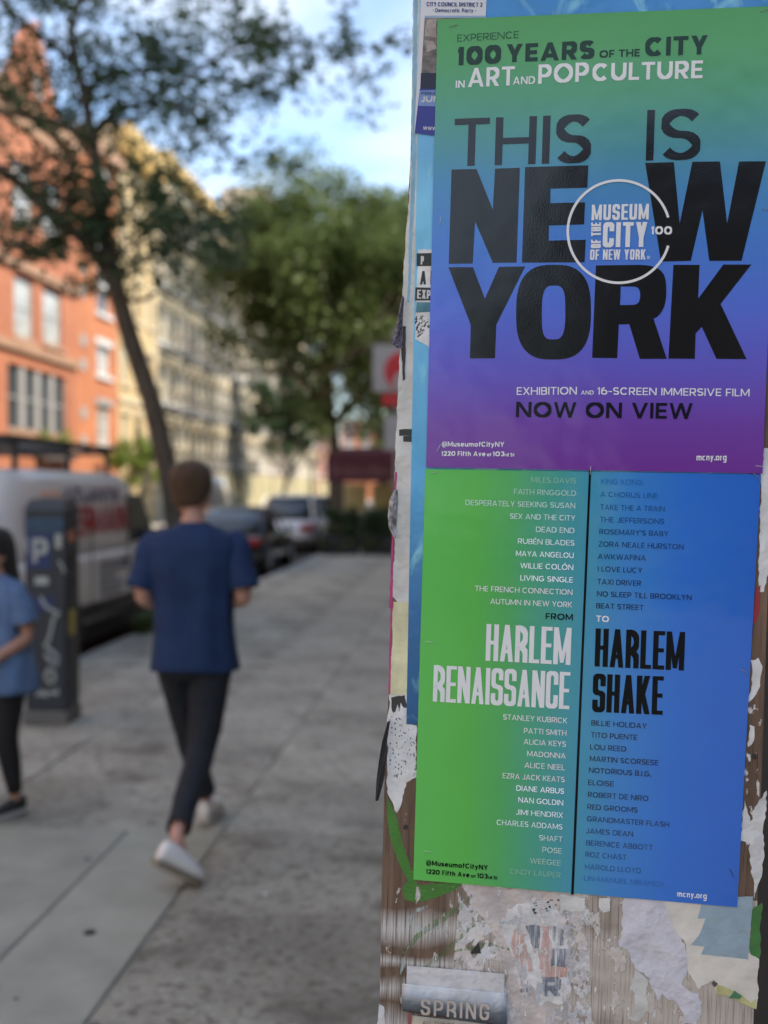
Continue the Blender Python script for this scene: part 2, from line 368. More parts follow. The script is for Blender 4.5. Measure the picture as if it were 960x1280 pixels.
        V(x0, 0, X); S_(rr(x0, 0, W / 2, X - yb, 180, 0)); V(W / 2, 0, X * .6); S_(rr(W / 2, 0, x1, X - yb, 180, 0)); V(x1, 0, X * .6)
    elif ch == 'u': S_([(x0, X)] + rr(x0, yb, x1, X, 180, 360, N=12) + [(x1, X)]); V(x1, 0, X)
    elif ch == 's': S_(rr(x0, X / 2, x1, X - yb, 30, 262, N=10) + rr(x0, yb, x1, X / 2, 82, -152, N=10))
    elif ch == 'v': D(W / 2, 0, t * .6, X); D(W / 2, 0, W - t * .6, X)
    elif ch == 'y': D(W / 2, 0, t * .6, X); D(W * .30, -H * .26, W - t * .6, X)
    return P
WID = dict(zip('ABCDEFGHIJKLMNOPQRSTUVWXYZ', [.84, .66, .82, .78, .56, .54, .86, .76, .16, .48, .70, .52, .92, .80, .92, .64, .94, .68, .64, .66, .76, .82, 1.16, .76, .74, .66]))
WID.update({'0': .80, '1': .34, '2': .64, '3': .62, '6': .68, '.': .16, "'": .16, '-': .38, '*': .2, '@': .95, '®': .8, 'É': .56, 'Ó': .92, ' ': .26,
            'a': .66, 'b': .66, 'c': .60, 'd': .66, 'e': .64, 'f': .38, 'g': .66, 'h': .58, 'i': .16, 'm': .92, 'n': .58, 'o': .66, 'r': .38, 's': .52, 't': .40, 'u': .58, 'v': .60, 'y': .60, 'p': .66})
CWID = {c: .44 for c in WID}; CWID.update({'M': .60, 'N': .47, 'W': .68, 'I': .17, 'T': .42, 'L': .36, 'E': .38, 'F': .36, 'A': .48, 'Y': .48, 'V': .47, ' ': .20, 'K': .48, '.': .16, '®': .3})

def text_polys(txt, L, H, t, cond=False, sp=None):
    """polygons for txt fitted exactly into width L, cap height H, stroke t"""
    tab = CWID if cond else WID; sp = sp if sp is not None else (.07 if cond else .115)
    ws = [tab.get(c, .6) for c in txt]; fixed = sum(t for c in txt if c == 'I' or c == 'i'); n = len(txt)
    tot = sum(w_ for w_, c in zip(ws, txt) if c not in 'Ii') + sp * (n - 1); k = (L - fixed) / (tot * H) if tot > 0.01 else 1
    x = 0; out = []
    for c, w_ in zip(txt, ws):
        W = t if c in 'Ii' else w_ * H * k
        for q in glyph(c, W, H, t, cond): out.append([(a + x, b) for a, b in q])
        x += W + sp * H * k
    return out

# ------------------------------------------------------------------ the pasted board and its plane
Rc = Vector((8663, 296, -1400)).normalized(); Dc = Vector((-.031, 1, .014)); Dc = (Dc - Rc * Dc.dot(Rc)).normalized()
def c2w(v): return rt * v.x - up * v.y + fw * v.z
BR, BU = c2w(Rc), -c2w(Dc); BN = BR.cross(BU)
BO = CAM + ray(532, 585) * 1.56
BM = Matrix((BR, BU, BN)).transposed().to_4x4(); BM.translation = BO
def b(px, py):                           # board-plane coordinates (metres right / up of the poster joint)
    d = ray(px, py); t = (BO - CAM).dot(BN) / d.dot(BN); q = CAM + d * t - BO
    return (q.dot(BR), q.dot(BU))
def on_board(o): o.matrix_world = BM; return o
PXM = (Vector(b(900, 600)) - Vector(b(600, 600))).length / 300

def flat(polys, z0, step=8e-6, mb=None, mi=0):
    mb = mb or MB()
    for i, q in enumerate(polys):
        z = z0 + step * (i % 40); tri = [[Vector((a, b_, 0)) for a, b_ in q]]
        mb.add([(a, b_, z) for a, b_ in q], [(0, 1, 2, 3)] if len(q) == 4 else [tuple(f) for f in tessellate_polygon(tri)], mi)
    for i, f in enumerate(mb.f):         # face the viewer
        A, B_, C_ = (Vector(mb.v[k]) for k in f[:3])
        if (B_ - A).cross(C_ - A).z < 0: mb.f[i] = f[::-1]
    return mb
def poly_holes(outer, hole, z, mb):
    loops = [[Vector((x, y, 0)) for x, y in outer], [Vector((x, y, 0)) for x, y in hole]]
    vs = [(x, y, z) for x, y in outer] + [(x, y, z) for x, y in hole]
    return mb.add(vs, [tuple(f) for f in tessellate_polygon(loops)])
def line_polys(txt, x0, y0, x1, y1, h, t, cond=False, sp=None):
    A, B_ = Vector(b(x0, y0)), Vector(b(x1, y1)); L = (B_ - A).length; ux = (B_ - A) / L; uy = Vector((-ux.y, ux.x))
    # keep uprights parallel with the sheet's own sides
    Hh = h * PXM; up_ = Vector((0.0, 1.0)) * 0.85 + uy * 0.15; up_ /= up_.dot(uy)
    return [[tuple(A + ux * a + up_ * c) for a, c in q] for q in text_polys(txt, L, Hh, t * PXM, cond, sp)]

def paper(name, base, rough=0.55, gloss=0.0, var=0.06, sc=30, wrink=0.25, wsc=9):
    m = bpy.data.materials.new(name); m.use_nodes = True; n = m.node_tree; p_ = n.nodes['Principled BSDF']
    p_.inputs['Roughness'].default_value = rough; p_.inputs['Coat Weight'].default_value = gloss; p_.inputs['Coat Roughness'].default_value = 0.13
    p_.inputs['Coat IOR'].default_value = 1.55; p_.inputs['Specular IOR Level'].default_value = .06
    t = n.nodes.new('ShaderNodeTexCoord')
    if callable(base): src = base(n, t)
    else:
        c = n.nodes.new('ShaderNodeRGB'); c.outputs[0].default_value = tuple(base[:3]) + (1,); src = c.outputs[0]
    ns = n.nodes.new('ShaderNodeTexNoise'); ns.inputs['Scale'].default_value = sc; ns.inputs['Detail'].default_value = 5; n.links.new(t.outputs['Object'], ns.inputs[0])
    mr = n.nodes.new('ShaderNodeMapRange'); mr.inputs[1].default_value = .3; mr.inputs[2].default_value = .7; mr.inputs[3].default_value = 1 - var; mr.inputs[4].default_value = 1 + var
    n.links.new(ns.outputs[0], mr.inputs[0])
    mx = n.nodes.new('ShaderNodeVectorMath'); mx.operation = 'SCALE'; n.links.new(src, mx.inputs[0]); n.links.new(mr.outputs[0], mx.inputs['Scale'])
    n.links.new(mx.outputs[0], p_.inputs['Base Color'])
    n1 = n.nodes.new('ShaderNodeTexNoise'); n1.inputs['Scale'].default_value = wsc; n1.inputs['Detail'].default_value = 3; n.links.new(t.outputs['Object'], n1.inputs[0])
    n2 = n.nodes.new('ShaderNodeTexNoise'); n2.inputs['Scale'].default_value = 420; n.links.new(t.outputs['Object'], n2.inputs[0])
    b1 = n.nodes.new('ShaderNodeBump'); b1.inputs['Strength'].default_value = wrink; b1.inputs['Distance'].default_value = .012
    b2 = n.nodes.new('ShaderNodeBump'); b2.inputs['Strength'].default_value = .12; b2.inputs['Distance'].default_value = .0006
    n.links.new(n1.outputs[0], b1.inputs['Height']); n.links.new(n2.outputs[0], b2.inputs['Height']); n.links.new(b1.outputs[0], b2.inputs['Normal'])
    n.links.new(b2.outputs[0], p_.inputs['Normal']); n.links.new(b2.outputs[0], p_.inputs['Coat Normal'])
    return m
def ramp_uv(stops, axis):
    def f(n, t):
        s_ = n.nodes.new('ShaderNodeSeparateXYZ'); n.links.new(t.outputs['UV'], s_.inputs[0])
        r_ = n.nodes.new('ShaderNodeValToRGB'); e = r_.color_ramp.elements
        while len(e) < len(stops): e.new(0.5)
        for k, (p_, c) in enumerate(stops): e[k].position = p_; e[k].color = c
        n.links.new(s_.outputs[axis], r_.inputs[0]); return r_.outputs[0]
    return f
def sheet(name, corners, z, m, lift=0.0, n=24, parent=None):
    """a paper sheet between four corners (tl,tr,br,bl) with UVs, slightly buckled, with thickness"""
    tl, tr, br, bl = (Vector(c) for c in corners); mb = MB(); uv = []
    for j in range(n + 1):
        for i in range(n + 1):
            u_, v_ = i / n, j / n; p_ = (bl * (1 - u_) + br * u_) * (1 - v_) + (tl * (1 - u_) + tr * u_) * v_
            mb.v.append((p_.x, p_.y, z + lift * (0.5 + 0.5 * mnoise.noise(Vector((p_.x * 7, p_.y * 7, z * 300)))))); uv.append((u_, v_))
    for j in range(n):
        for i in range(n): a = j * (n + 1) + i; mb.f.append((a, a + 1, a + n + 2, a + n + 1)); mb.m.append(0)
    o = mb.build(name, m, parent, False); l = o.data.uv_layers.new(name='UVMap')
    for lp in o.data.loops: l.data[lp.index].uv = uv[lp.vertex_index]
    sm = o.modifiers.new('thick', 'SOLIDIFY'); sm.thickness = 0.0003; sm.offset = -1
    if not parent: on_board(o)
    return o

# albedo from the photograph's print colours (board stands in open shade)
GK = 1.6
def C(*c):
    x = lin(c); g_ = .3 * x[0] + .55 * x[1] + .15 * x[2]; x = tuple(v_ * .90 + g_ * .10 for v_ in x[:3]); return tuple(min(.95, v_ * GK) for v_ in x[:3]) + (1,)

# wood of the board
def wood_material():
    m = bpy.data.materials.new('weathered_plywood'); m.use_nodes = True; n = m.node_tree; p_ = n.nodes['Principled BSDF']; p_.inputs['Roughness'].default_value = .8
    t = n.nodes.new('ShaderNodeTexCoord'); O = t.outputs['Object']
    def noise(scale, mpx, det=6, loc=(0, 0, 0)):
        a = n.nodes.new('ShaderNodeMapping'); a.inputs['Scale'].default_value = mpx; a.inputs['Location'].default_value = loc; n.links.new(O, a.inputs[0])
        q = n.nodes.new('ShaderNodeTexNoise'); q.inputs['Scale'].default_value = scale; q.inputs['Detail'].default_value = det; q.inputs['Roughness'].default_value = .62
        n.links.new(a.outputs[0], q.inputs[0]); return q.outputs[0]
    def ramp(src, p0, p1, c0, c1):
        r_ = n.nodes.new('ShaderNodeValToRGB'); r_.color_ramp.elements[0].position = p0; r_.color_ramp.elements[1].position = p1
        r_.color_ramp.elements[0].color = c0; r_.color_ramp.elements[1].color = c1; n.links.new(src, r_.inputs[0]); return r_.outputs[0]
    def mix(fac, a, b_):
        x = n.nodes.new('ShaderNodeMix'); x.data_type = 'RGBA'; n.links.new(fac, x.inputs[0])
        for s_, k in ((a, 6), (b_, 7)):
            if isinstance(s_, tuple): x.inputs[k].default_value = s_
            else: n.links.new(s_, x.inputs[k])
        return x.outputs[2]
    def math_(op, a, b_=None, c=None):
        x = n.nodes.new('ShaderNodeMath'); x.operation = op
        for k, s_ in enumerate((a, b_, c)):
            if s_ is None: continue
            if isinstance(s_, (int, float)): x.inputs[k].default_value = s_
            else: n.links.new(s_, x.inputs[k])
        return x.outputs[0]
    grain = noise(1, (90, 4, 1)); fine = noise(1, (420, 9, 1), 4)
    col = ramp(grain, .25, .75, (.085, .052, .036, 1), (.27, .175, .12, 1))
    col = mix(ramp(fine, .58, .66, (0, 0, 0, 1), (.8, .8, .8, 1)), col, (.025, .015, .012, 1))
    sp = n.nodes.new('ShaderNodeSeparateXYZ'); n.links.new(O, sp.inputs[0]); Y = sp.outputs[1]
    wav = noise(1, (5, 5, 1), 2); Yw = math_('ADD', Y, math_('MULTIPLY', math_('SUBTRACT', wav, .5), .07))
    for (yc, hw, st) in ((b(550, 1160)[1], .024, .9), (b(550, 1202)[1], .012, .8), (b(520, 1240)[1], .022, .85), (b(550, 1290)[1], .03, .7), (b(550, 1400)[1], .05, .4)):
        band = math_('SUBTRACT', 1.0, math_('DIVIDE', math_('ABSOLUTE', math_('SUBTRACT', Yw, yc)), hw)); band = math_('MAXIMUM', math_('MULTIPLY', band, st * 1.3), 0)
        g = ramp(fine, .42, .60, (1, 1, 1, 1), (.25, .25, .25, 1)); band = math_('MINIMUM', math_('MULTIPLY', band, g), .85)
        col = mix(band, col, (.74, .73, .72, 1))
    # pale whitewash that lightens the wood where the bills were torn off
    ww = ramp(noise(1, (6, 5, 1), 5, (3, 1, 0)), .30, .52, (.25, .25, .25, 1), (.9, .9, .9, 1))
    xr = math_('MULTIPLY', math_('SUBTRACT', sp.outputs[0], .04), 9.0); xr = math_('MINIMUM', math_('MAXIMUM', xr, 0), 1)
    yr = math_('LESS_THAN', Y, b(700, 1105)[1]); ww = math_('MULTIPLY', math_('MULTIPLY', ww, xr), yr)
    ww = math_('MULTIPLY', ww, ramp(fine, .50, .66, (1, 1, 1, 1), (.45, .45, .45, 1))); col = mix(ww, col, (.64, .56, .50, 1))
    ch = ramp(noise(1, (60, 30, 1), 6, (7, 2, 0)), .66, .70, (0, 0, 0, 1), (.9, .9, .9, 1)); col = mix(ch, col, (.80, .78, .76, 1))
    n.links.new(col, p_.inputs['Base Color'])
    bp = n.nodes.new('ShaderNodeBump'); bp.inputs['Strength'].default_value = .5; bp.inputs['Distance'].default_value = .002
    n.links.new(fine, bp.inputs['Height']); n.links.new(bp.outputs[0], p_.inputs['Normal']); return m
wood = wood_material()
# left outline of the face, as real metres on the plane
left = [b(519, -170), b(517, 0), b(513, 200), b(501, 400), b(496, 560), b(491, 700), b(486, 860), b(481, 960), b(477, 1120), b(474, 1300)]
ground_y = -(BO.z) / BU.z
xl = left[-1][0] - .03
right_top, right_bot = b(990, -170), b(941, 1300)
outl = left + [(xl, ground_y + .05), (right_bot[0] + .012, ground_y + .05), right_bot, right_top]
board = thing('poster_board', 'tall narrow weathered plywood panel covered in posters and torn paper', 'board')
def slab_poly(name, poly, z0, z1, m, parent=None, smooth=False):
    N = len(poly); vs = [(x, y, z1) for x, y in poly] + [(x, y, z0) for x, y in poly]
    tri = [tuple(f) for f in tessellate_polygon([[Vector((x, y, 0)) for x, y in poly]])]
    mb = MB().add(vs, tri + [tuple(i + N for i in f) for f in tri] + [(i, (i + 1) % N, N + (i + 1) % N, N + i) for i in range(N)])
    for i, f in enumerate(mb.f[:len(tri)]):
        A, B_, C_ = (Vector(mb.v[k]) for k in f[:3])
        if (B_ - A).cross(C_ - A).z < 0: mb.f[i] = f[::-1]
    o = mb.build(name, m, parent)
    return o
f_ = slab_poly('plywood_face', outl, -.024, 0, wood, board)
# frame behind the sheet and a foot on the pavement
fr = MB(); cx = [left[-1][0] + .06, right_bot[0] - .07]
for x in cx: fr.b2(x - .03, x + .03, -.12, -.026, ground_y + .02, left[0][1] - .05)
for y in (ground_y + .15, ground_y + .9, .1, .55): fr.b2(cx[0] + .032, cx[1] - .032, -.11, -.035, y - .03, y + .03)
fr.v = [(x, z, y) for x, y, z in fr.v]
fr.build('timber_frame', mat('frame_timber', (.16, .10, .07), .8, .3, 12), board)
for o in kids(board): pass
board.matrix_world = BM
# foot: sits flat on the ground under the leaning panel
ftc = BO + BR * ((left[-1][0] + right_bot[0]) / 2) + BU * ground_y
MB().box((0, 0, .045), (.62, .5, .09)).build('foot_block', mat('foot_concrete', (.25, .25, .24), .9), board).matrix_parent_inverse = BM.inverted()
bpy.data.objects['foot_block'].location = (ftc.x, ftc.y + .06, 0)

def P_(*pp): return [b(x, y) for x, y in pp]
def jag(poly, amp, step=.006, seed=0, skip=()):
    r_ = random.Random(seed); out = []
    for i in range(len(poly)):
        A, B_ = Vector(poly[i]), Vector(poly[(i + 1) % len(poly)]); L = (B_ - A).length; out.append(tuple(A))
        if i in skip: continue
        k = max(1, int(L / step)); nrm = Vector((-(B_ - A).y, (B_ - A).x)) / max(L, 1e-6); d = 0
        for j in range(1, k):
            d = d * .55 + r_.uniform(-1, 1) * amp
            out.append(tuple(A + (B_ - A) * (j / k) + nrm * d))
    return out
paper_white = paper('paper_white', (.80, .79, .80), .75, 0, .12, 25, .9, 28)
paper_grey = paper('paper_grey', (.70, .69, .67), .8, 0, .16, 18, 1.0, 22)
paper_lav = paper('paper_lavender', (.74, .72, .80), .75, 0, .10, 30, .8, 30)
paper_cream = paper('paper_cream', (.82, .77, .71), .75, 0, .10, 25, .6, 20)
def torn(name, label, poly, z, m, amp=.0016, seed=1, skip=(), parent=None, curl=0):
    q = jag(poly, amp, .005, seed, skip)
    o = slab_poly(name, q, z - .0006, z, m, parent)
    if not parent: on_board(o); tag(o, label, 'paper')
    return o
def ink(name, polys, z, m, parent, jg=0, seed=0):
    if jg: polys = [jag(q, jg, .004, seed + i) for i, q in enumerate(polys)]
    if len(polys) > 8: o = flat(polys, z).build(name, m, parent); o['kind'] = 'stuff'; return o
    for i, q in enumerate(polys): o = flat([q], z + i * 1e-5).build(name, m, parent)
    return o
def text_obj(parent, lines, z, m, name='lettering', label=None):
    for l in lines: o = flat(line_polys(*l), z).build(name, m, parent)
    if label: o['label'] = label
    return o
def staple(parent, px, py, ang, z, col):
    x, y = b(px, py); a = R(ang); L = .0055; ux, uy = math.cos(a) * L, math.sin(a) * L
    return MB().tube([(x - ux, y - uy, z - .001), (x - ux, y - uy, z + .0009), (x + ux, y + uy, z + .0009), (x + ux, y + uy, z - .001)], .00042, 5).build('staple', col, parent, True)

Z1, Z2, Z3, Z4, Z5 = .0008, .0018, .0030, .0042, .0060
# --- paint on the wood
def paint(name, base): return mat(name, base, .5, .12, 40, .2, 200)
green_paint = paint('green_paint', (.065, .235, .035))
ink('green_paint_mark', [P_((484, 996), (496, 1022), (502, 1050), (513, 1085), (519, 1092), (521, 1106), (560, 1104), (580, 1100), (570, 1112), (545, 1122), (520, 1128), (506, 1124), (503, 1112), (510, 1100), (502, 1086), (492, 1062), (486, 1040))], .00025, green_paint, board, .0006)
def overspray(name, c, a):
    m = mat(name, c, .7, .25, 60); n = m.node_tree; b_ = n.nodes['Principled BSDF']
    t = n.nodes.new('ShaderNodeTexCoord'); mp_ = n.nodes.new('ShaderNodeMapping'); mp_.inputs['Scale'].default_value = (260, 12, 1); n.links.new(t.outputs['Object'], mp_.inputs[0])
    q = n.nodes.new('ShaderNodeTexNoise'); q.inputs['Scale'].default_value = 1; q.inputs['Detail'].default_value = 4; n.links.new(mp_.outputs[0], q.inputs[0])
    r_ = n.nodes.new('ShaderNodeMapRange'); r_.inputs[1].default_value = .35; r_.inputs[2].default_value = .62; r_.inputs[3].default_value = a; r_.inputs[4].default_value = 0; n.links.new(q.outputs[0], r_.inputs[0]); n.links.new(r_.outputs[0], b_.inputs['Alpha']); return m
spray = overspray('thin_green_spray', (.16, .34, .12), .62)
def brush(pts, w0, w1):
    q = [Vector(b(*p_)) for p_ in pts]; a, c = [], []
    for i, p_ in enumerate(q):
        d = (q[min(i + 1, len(q) - 1)] - q[max(i - 1, 0)]).normalized(); nn = Vector((-d.y, d.x)); k = math.sin(math.pi * (i + .3) / (len(q) - .4)); w_ = (w0 + (w1 - w0) * k) * PXM
        a.append(tuple(p_ + nn * w_)); c.append(tuple(p_ - nn * w_))
    return a + c[::-1]
ink('spray_mark', [brush([(503, 1192), (520, 1172), (545, 1153), (575, 1135), (590, 1118)], .8, 4), brush([(528, 1212), (550, 1195), (575, 1172), (600, 1150)], .5, 3),
    brush([(566, 1190), (590, 1185), (612, 1180), (640, 1188)], .5, 3)], .0003, spray, board, .0007)
ink('spray_mark', [brush([(552, 1158), (535, 1162), (518, 1160), (512, 1150), (520, 1138), (535, 1132)], .6, 3.2), brush([(512, 1180), (505, 1200), (500, 1218)], .5, 2.5)], .0004, overspray('thin_pale_spray', (.62, .72, .70), .7), board, .0008)
# knots / nail holes
for px, py in ((507, 1034), (943, 946)):
    x, y = b(px, py); o = MB().tube([(x, y, -.004), (x, y, .0012)], .0035, 10).build('nail_head', black_pl, board)

# --- big blue poster underneath
def blue_src(n, t):
    r = ramp_uv([(0.0, C(30, 78, 122)), (.14, C(44, 100, 152)), (.30, C(74, 150, 196)), (.62, C(104, 172, 208)), (.82, C(60, 128, 190)), (1.0, C(36, 116, 176))], 1)(n, t)
    q = n.nodes.new('ShaderNodeTexNoise'); q.inputs['Scale'].default_value = 14; q.inputs['Detail'].default_value = 6; q.inputs['Distortion'].default_value = 1.2
    a = n.nodes.new('ShaderNodeMapping'); a.inputs['Scale'].default_value = (1.5, .6, 1); n.links.new(t.outputs['Object'], a.inputs[0]); n.links.new(a.outputs[0], q.inputs[0])
    rr_ = n.nodes.new('ShaderNodeValToRGB'); rr_.color_ramp.elements[0].position = .56; rr_.color_ramp.elements[1].position = .68; rr_.color_ramp.elements[1].color = (.6, .6, .6, 1); n.links.new(q.outputs[0], rr_.inputs[0])
    x = n.nodes.new('ShaderNodeMix'); x.data_type = 'RGBA'; n.links.new(rr_.outputs[0], x.inputs[0]); n.links.new(r, x.inputs[6]); x.inputs[7].default_value = C(130, 195, 225); return x.outputs[2]
blue = sheet('blue_poster', P_((528, -150), (968, -150), (922, 925), (508, 905)), Z1, paper('blue_print', blue_src, .5, .3, .10, 10, .5, 14), .0004)
tag(blue, 'watery blue poster showing in strips behind the museum posters', 'poster')
# --- papers on the left margin
lm = torn('margin_paper', 'long whitish paper strip pasted down the upper left edge of the board', P_((518, -150), (530, -150), (527, 170), (520, 420), (515, 640), (511, 752), (502, 760), (490, 745), (493, 700), (494, 560), (502, 380), (514, 200)), Z1 - .0003, paper_grey, .0007, 3)
ink('blue_paint_streak', [P_((519.5, -100), (523, -100), (520, 200), (512.5, 378), (509, 378), (514.5, 200))], Z1 - .0003 + .00006, C and mat('pale_blue_print', (.27, .50, .68), .6, .15, 30), lm, .0005)
ink('black_band', [P_((499, 537), (517, 536), (517, 544), (499, 545)), P_((504, 545), (517, 544), (516, 553), (504, 552))], Z1 - .0003 + .00006, mat('black_ink', (.03, .035, .035), .5, .2, 20), lm, .0004)
ink('magenta_edge', [P_((494, 590), (496.5, 590), (491, 700), (488, 760), (486.5, 760), (489, 700))], Z1 - .0003 + .00009, mat('magenta_print', (.52, .05, .22), .6, .2, 30), lm, .0005)
def edge_curl(name, label, pts, wdt, m, seed):   # a scrap that stands off the board's edge
    mb = MB(); r_ = random.Random(seed)
    for i, (px, py) in enumerate(pts):
        x, y = b(px, py); k = i / (len(pts) - 1); w_ = wdt[i] * PXM
        for j in range(5):
            s_ = j / 4; mb.v.append((x - w_ * s_ + r_.uniform(-.001, .001), y + r_.uniform(-.001, .001), .0022 + .012 * math.sin(s_ * 2.2) * (.5 + r_.random() * .6)))
    for i in range(len(pts) - 1):
        for j in range(4): a = i * 5 + j; mb.f.append((a, a + 5, a + 6, a + 1)); mb.m.append(0)
    o = mb.build(name, m, None, False); sm = o.modifiers.new('t', 'SOLIDIFY'); sm.thickness = .0004; on_board(o); tag(o, label, 'paper'); return o
dot = paper('dotted_black_paper', (.16, .15, .19), .7, 0, .7, 260, .6, 30)
edge_curl('peeling_scrap', 'grey dotted scrap curling off the left edge beside the black tape strip', [(506, 372), (503, 392), (503, 415), (502, 430), (504, 436)], [2, 4, 9, 13, 6], dot, 4)
edge_curl('peeling_scrap', 'crumpled black and white scrap bulging from the left edge near the blue strip', [(497, 612), (498, 625), (497, 645), (496, 660), (495, 672)], [3, 11, 12, 9, 2], paper('smudged_paper', (.38, .36, .37), .8, 0, .8, 90, 1, 40), 9)
edge_curl('peeling_scrap', 'long black strip peeling away from the left edge above the green paint', [(488, 900), (485, 925), (483, 950), (480, 975), (474, 998)], [1, 6, 8, 9, 3], mat('black_paper', (.03, .03, .035), .6), 11)
tp = torn('tape_strip', 'narrow black tape strip running down the left edge', P_((503.5, 408), (507.5, 408), (506.5, 474), (503.5, 476), (502, 440)), Z2, mat('black_tape', (.035, .03, .045), .5, .3, 60), .0005, 21); tp['category'] = 'tape'
yp = torn('yellowed_paper', 'yellow stained paper strip on the left edge below the crumpled scrap', P_((492, 752), (512, 752), (509, 868), (487, 868)), Z1 - .0002, paper('yellow_stain', (.72, .69, .46), .75, 0, .28, 22, .6, 20), .0008, 31)
ink('magenta_edge', [P_((490, 690), (492, 690), (488, 868), (485.5, 868))], Z1 - .0002 + .0001, MATS['magenta_print'], yp, .0004)
sk = torn('printed_scrap', 'white paper with speckled blue print just under the dark end of the blue strip', P_((486, 868), (509, 868), (509, 905), (521, 907), (520, 972), (508, 978), (503, 1000), (496, 1016), (484, 990), (484, 930)), Z1 - .0004, paper_white, .0014, 41)
r_ = random.Random(5); sp_ = []
for i in range(120):
    px, py = r_.uniform(487, 519), r_.uniform(885, 975)
    if px > 508 and py < 908: continue
    if px < 505 or py < 970:
        x, y = b(px, py); s_ = r_.uniform(.0003, .0013); sp_.append([(x - s_, y - s_ * .8), (x + s_ * r_.random(), y - s_), (x + s_, y + s_ * .6), (x - s_ * .4, y + s_ * 1.5)])
ink('ink_speckle', sp_, Z1 - .0004 + .00006, mat('slate_ink', (.10, .16, .22), .7), sk)
ink('black_drip', [P_((489, 872), (506, 869), (509, 885), (504, 884), (501, 878), (499, 888), (497, 880), (494, 890), (490, 889))], Z1 - .0004 + .0005, MATS['black_ink'], sk, .0006, 2)

# --- sticker strip with capitals
st = torn('event_sticker', 'white sticker strip with black boxed capitals half under the purple poster', P_((523, 312), (548, 312), (543, 420), (541, 440), (534, 432), (519, 424)), Z2, paper_white, .0002, 51); st['category'] = 'sticker'
z = Z2 + .0001
ink('black_box', [P_((521, 317), (545, 316.5), (544, 333), (521, 333)), P_((519.5, 359.5), (543, 360), (542, 376), (519, 376))], z, MATS['black_ink'], st)
sw = mat('sticker_white', (.66, .66, .67), .6, .04)
text_obj(st, [('P A', 526, 331, 545, 331, 11, 2.2, True, 0.5), ('EXP', 521.5, 373.5, 539, 374, 11.5, 2.2, True)], z + .0003, sw)
text_obj(st, [('AI', 525, 356, 541, 356, 17.5, 3.2, True, .3)], z + .0003, MATS['black_ink'])
ink('teal_patch', [P_((521, 378), (543, 378), (542, 390), (520, 391))], z, mat('teal_print', (.10, .26, .33), .6, .3, 40), st)
r_ = random.Random(8); qs = []
for i in range(34):
    px, py = r_.uniform(520, 538), r_.uniform(394, 421); x, y = b(px, py); a = r_.random() * 3; L = r_.uniform(.001, .0035)
    dx, dy = math.cos(a) * L, math.sin(a) * L; qs.append([(x - dx - .0006, y - dy), (x - dx + .0008, y - dy - .0006), (x + dx + .0007, y + dy), (x + dx - .0006, y + dy + .0006)])
ink('scribble_print', qs, z, MATS['black_ink'], st)

# --- campaign flyer
fl = sheet('campaign_flyer', P_((531, -90), (612, -92), (601, 176), (518, 167)), Z2, paper('flyer_white', (.74, .76, .82), .5, .2, .04, 10, .4, 10), .0003); tag(fl, 'campaign flyer with white heading and violet foot tucked behind the green poster corner', 'flyer')
z = Z2 + .0006; navy = mat('navy_ink', (.035, .045, .20), .5, .05)
text_obj(fl, [('CITY COUNCIL DISTRICT 2', 533.5, 8.5, 603, 9.5, 5.2, 1.0), ], z, navy)
text_obj(fl, [('* Democratic Party *', 541, 16, 595, 16.5, 4.8, .8)], z, navy)
text_obj(fl, [('ALLIE RYAN'[0:4], 541, 2, 566, 2, 9, 2), ('RYAN', 572, 2, 602, 2, 9, 2)], z, navy, label='large navy name cut off by the top of the picture') if False else None
ink('blue_rule', [P_((531, 20.5), (607, 20.5), (607, 23), (531, 23))], z, mat('pale_rule', (.33, .48, .70), .5), fl)
ph = mat('flyer_photo', (.17, .15, .145), .5, .7, 34, streak=(1, 2, 1)); ink('photo_panel', [P_((531, 23.5), (607, 23.5), (605, 92), (527, 92))], z, ph, fl)
ink('photo_patch', [P_((534, 26), (546, 25), (545, 48), (531, 46)), P_((531, 50), (541, 52), (546, 62), (534, 66)), P_((548, 28), (560, 26), (556, 40), (549, 46))], z + .0001, mat('photo_light', (.42, .36, .33), .5, .4, 60), fl, .0012)
ink('dark_panel', [P_((526.5, 92), (550, 92), (549, 112), (525.5, 112))], z, mat('dark_navy_print', (.02, .025, .06), .5), fl)
ink('violet_panel', [P_((525, 112), (560, 112), (556, 172), (518.5, 167))], z, paper('violet_print', ramp_uv([(0, C(56, 62, 130)), (1, C(84, 94, 150))], 1), .5, .2), fl)
ink('date_box', [P_((525, 114), (560, 113), (559, 134), (523, 133))], z + .0001, mat('date_blue', (.20, .32, .62), .5), fl)
text_obj(fl, [('PRIMARY', 526.5, 119.5, 560, 120, 4.2, .9)], z + .0002, navy)
text_obj(fl, [('JUNE', 526, 128.5, 558, 128.5, 7.6, 1.8)], z + .0002, sw)
text_obj(fl, [('WWW.', 529, 163, 547, 164, 4.6, .9)], z + .0002, sw)
staple(fl, 566, 36, 12, z, steel_grey)

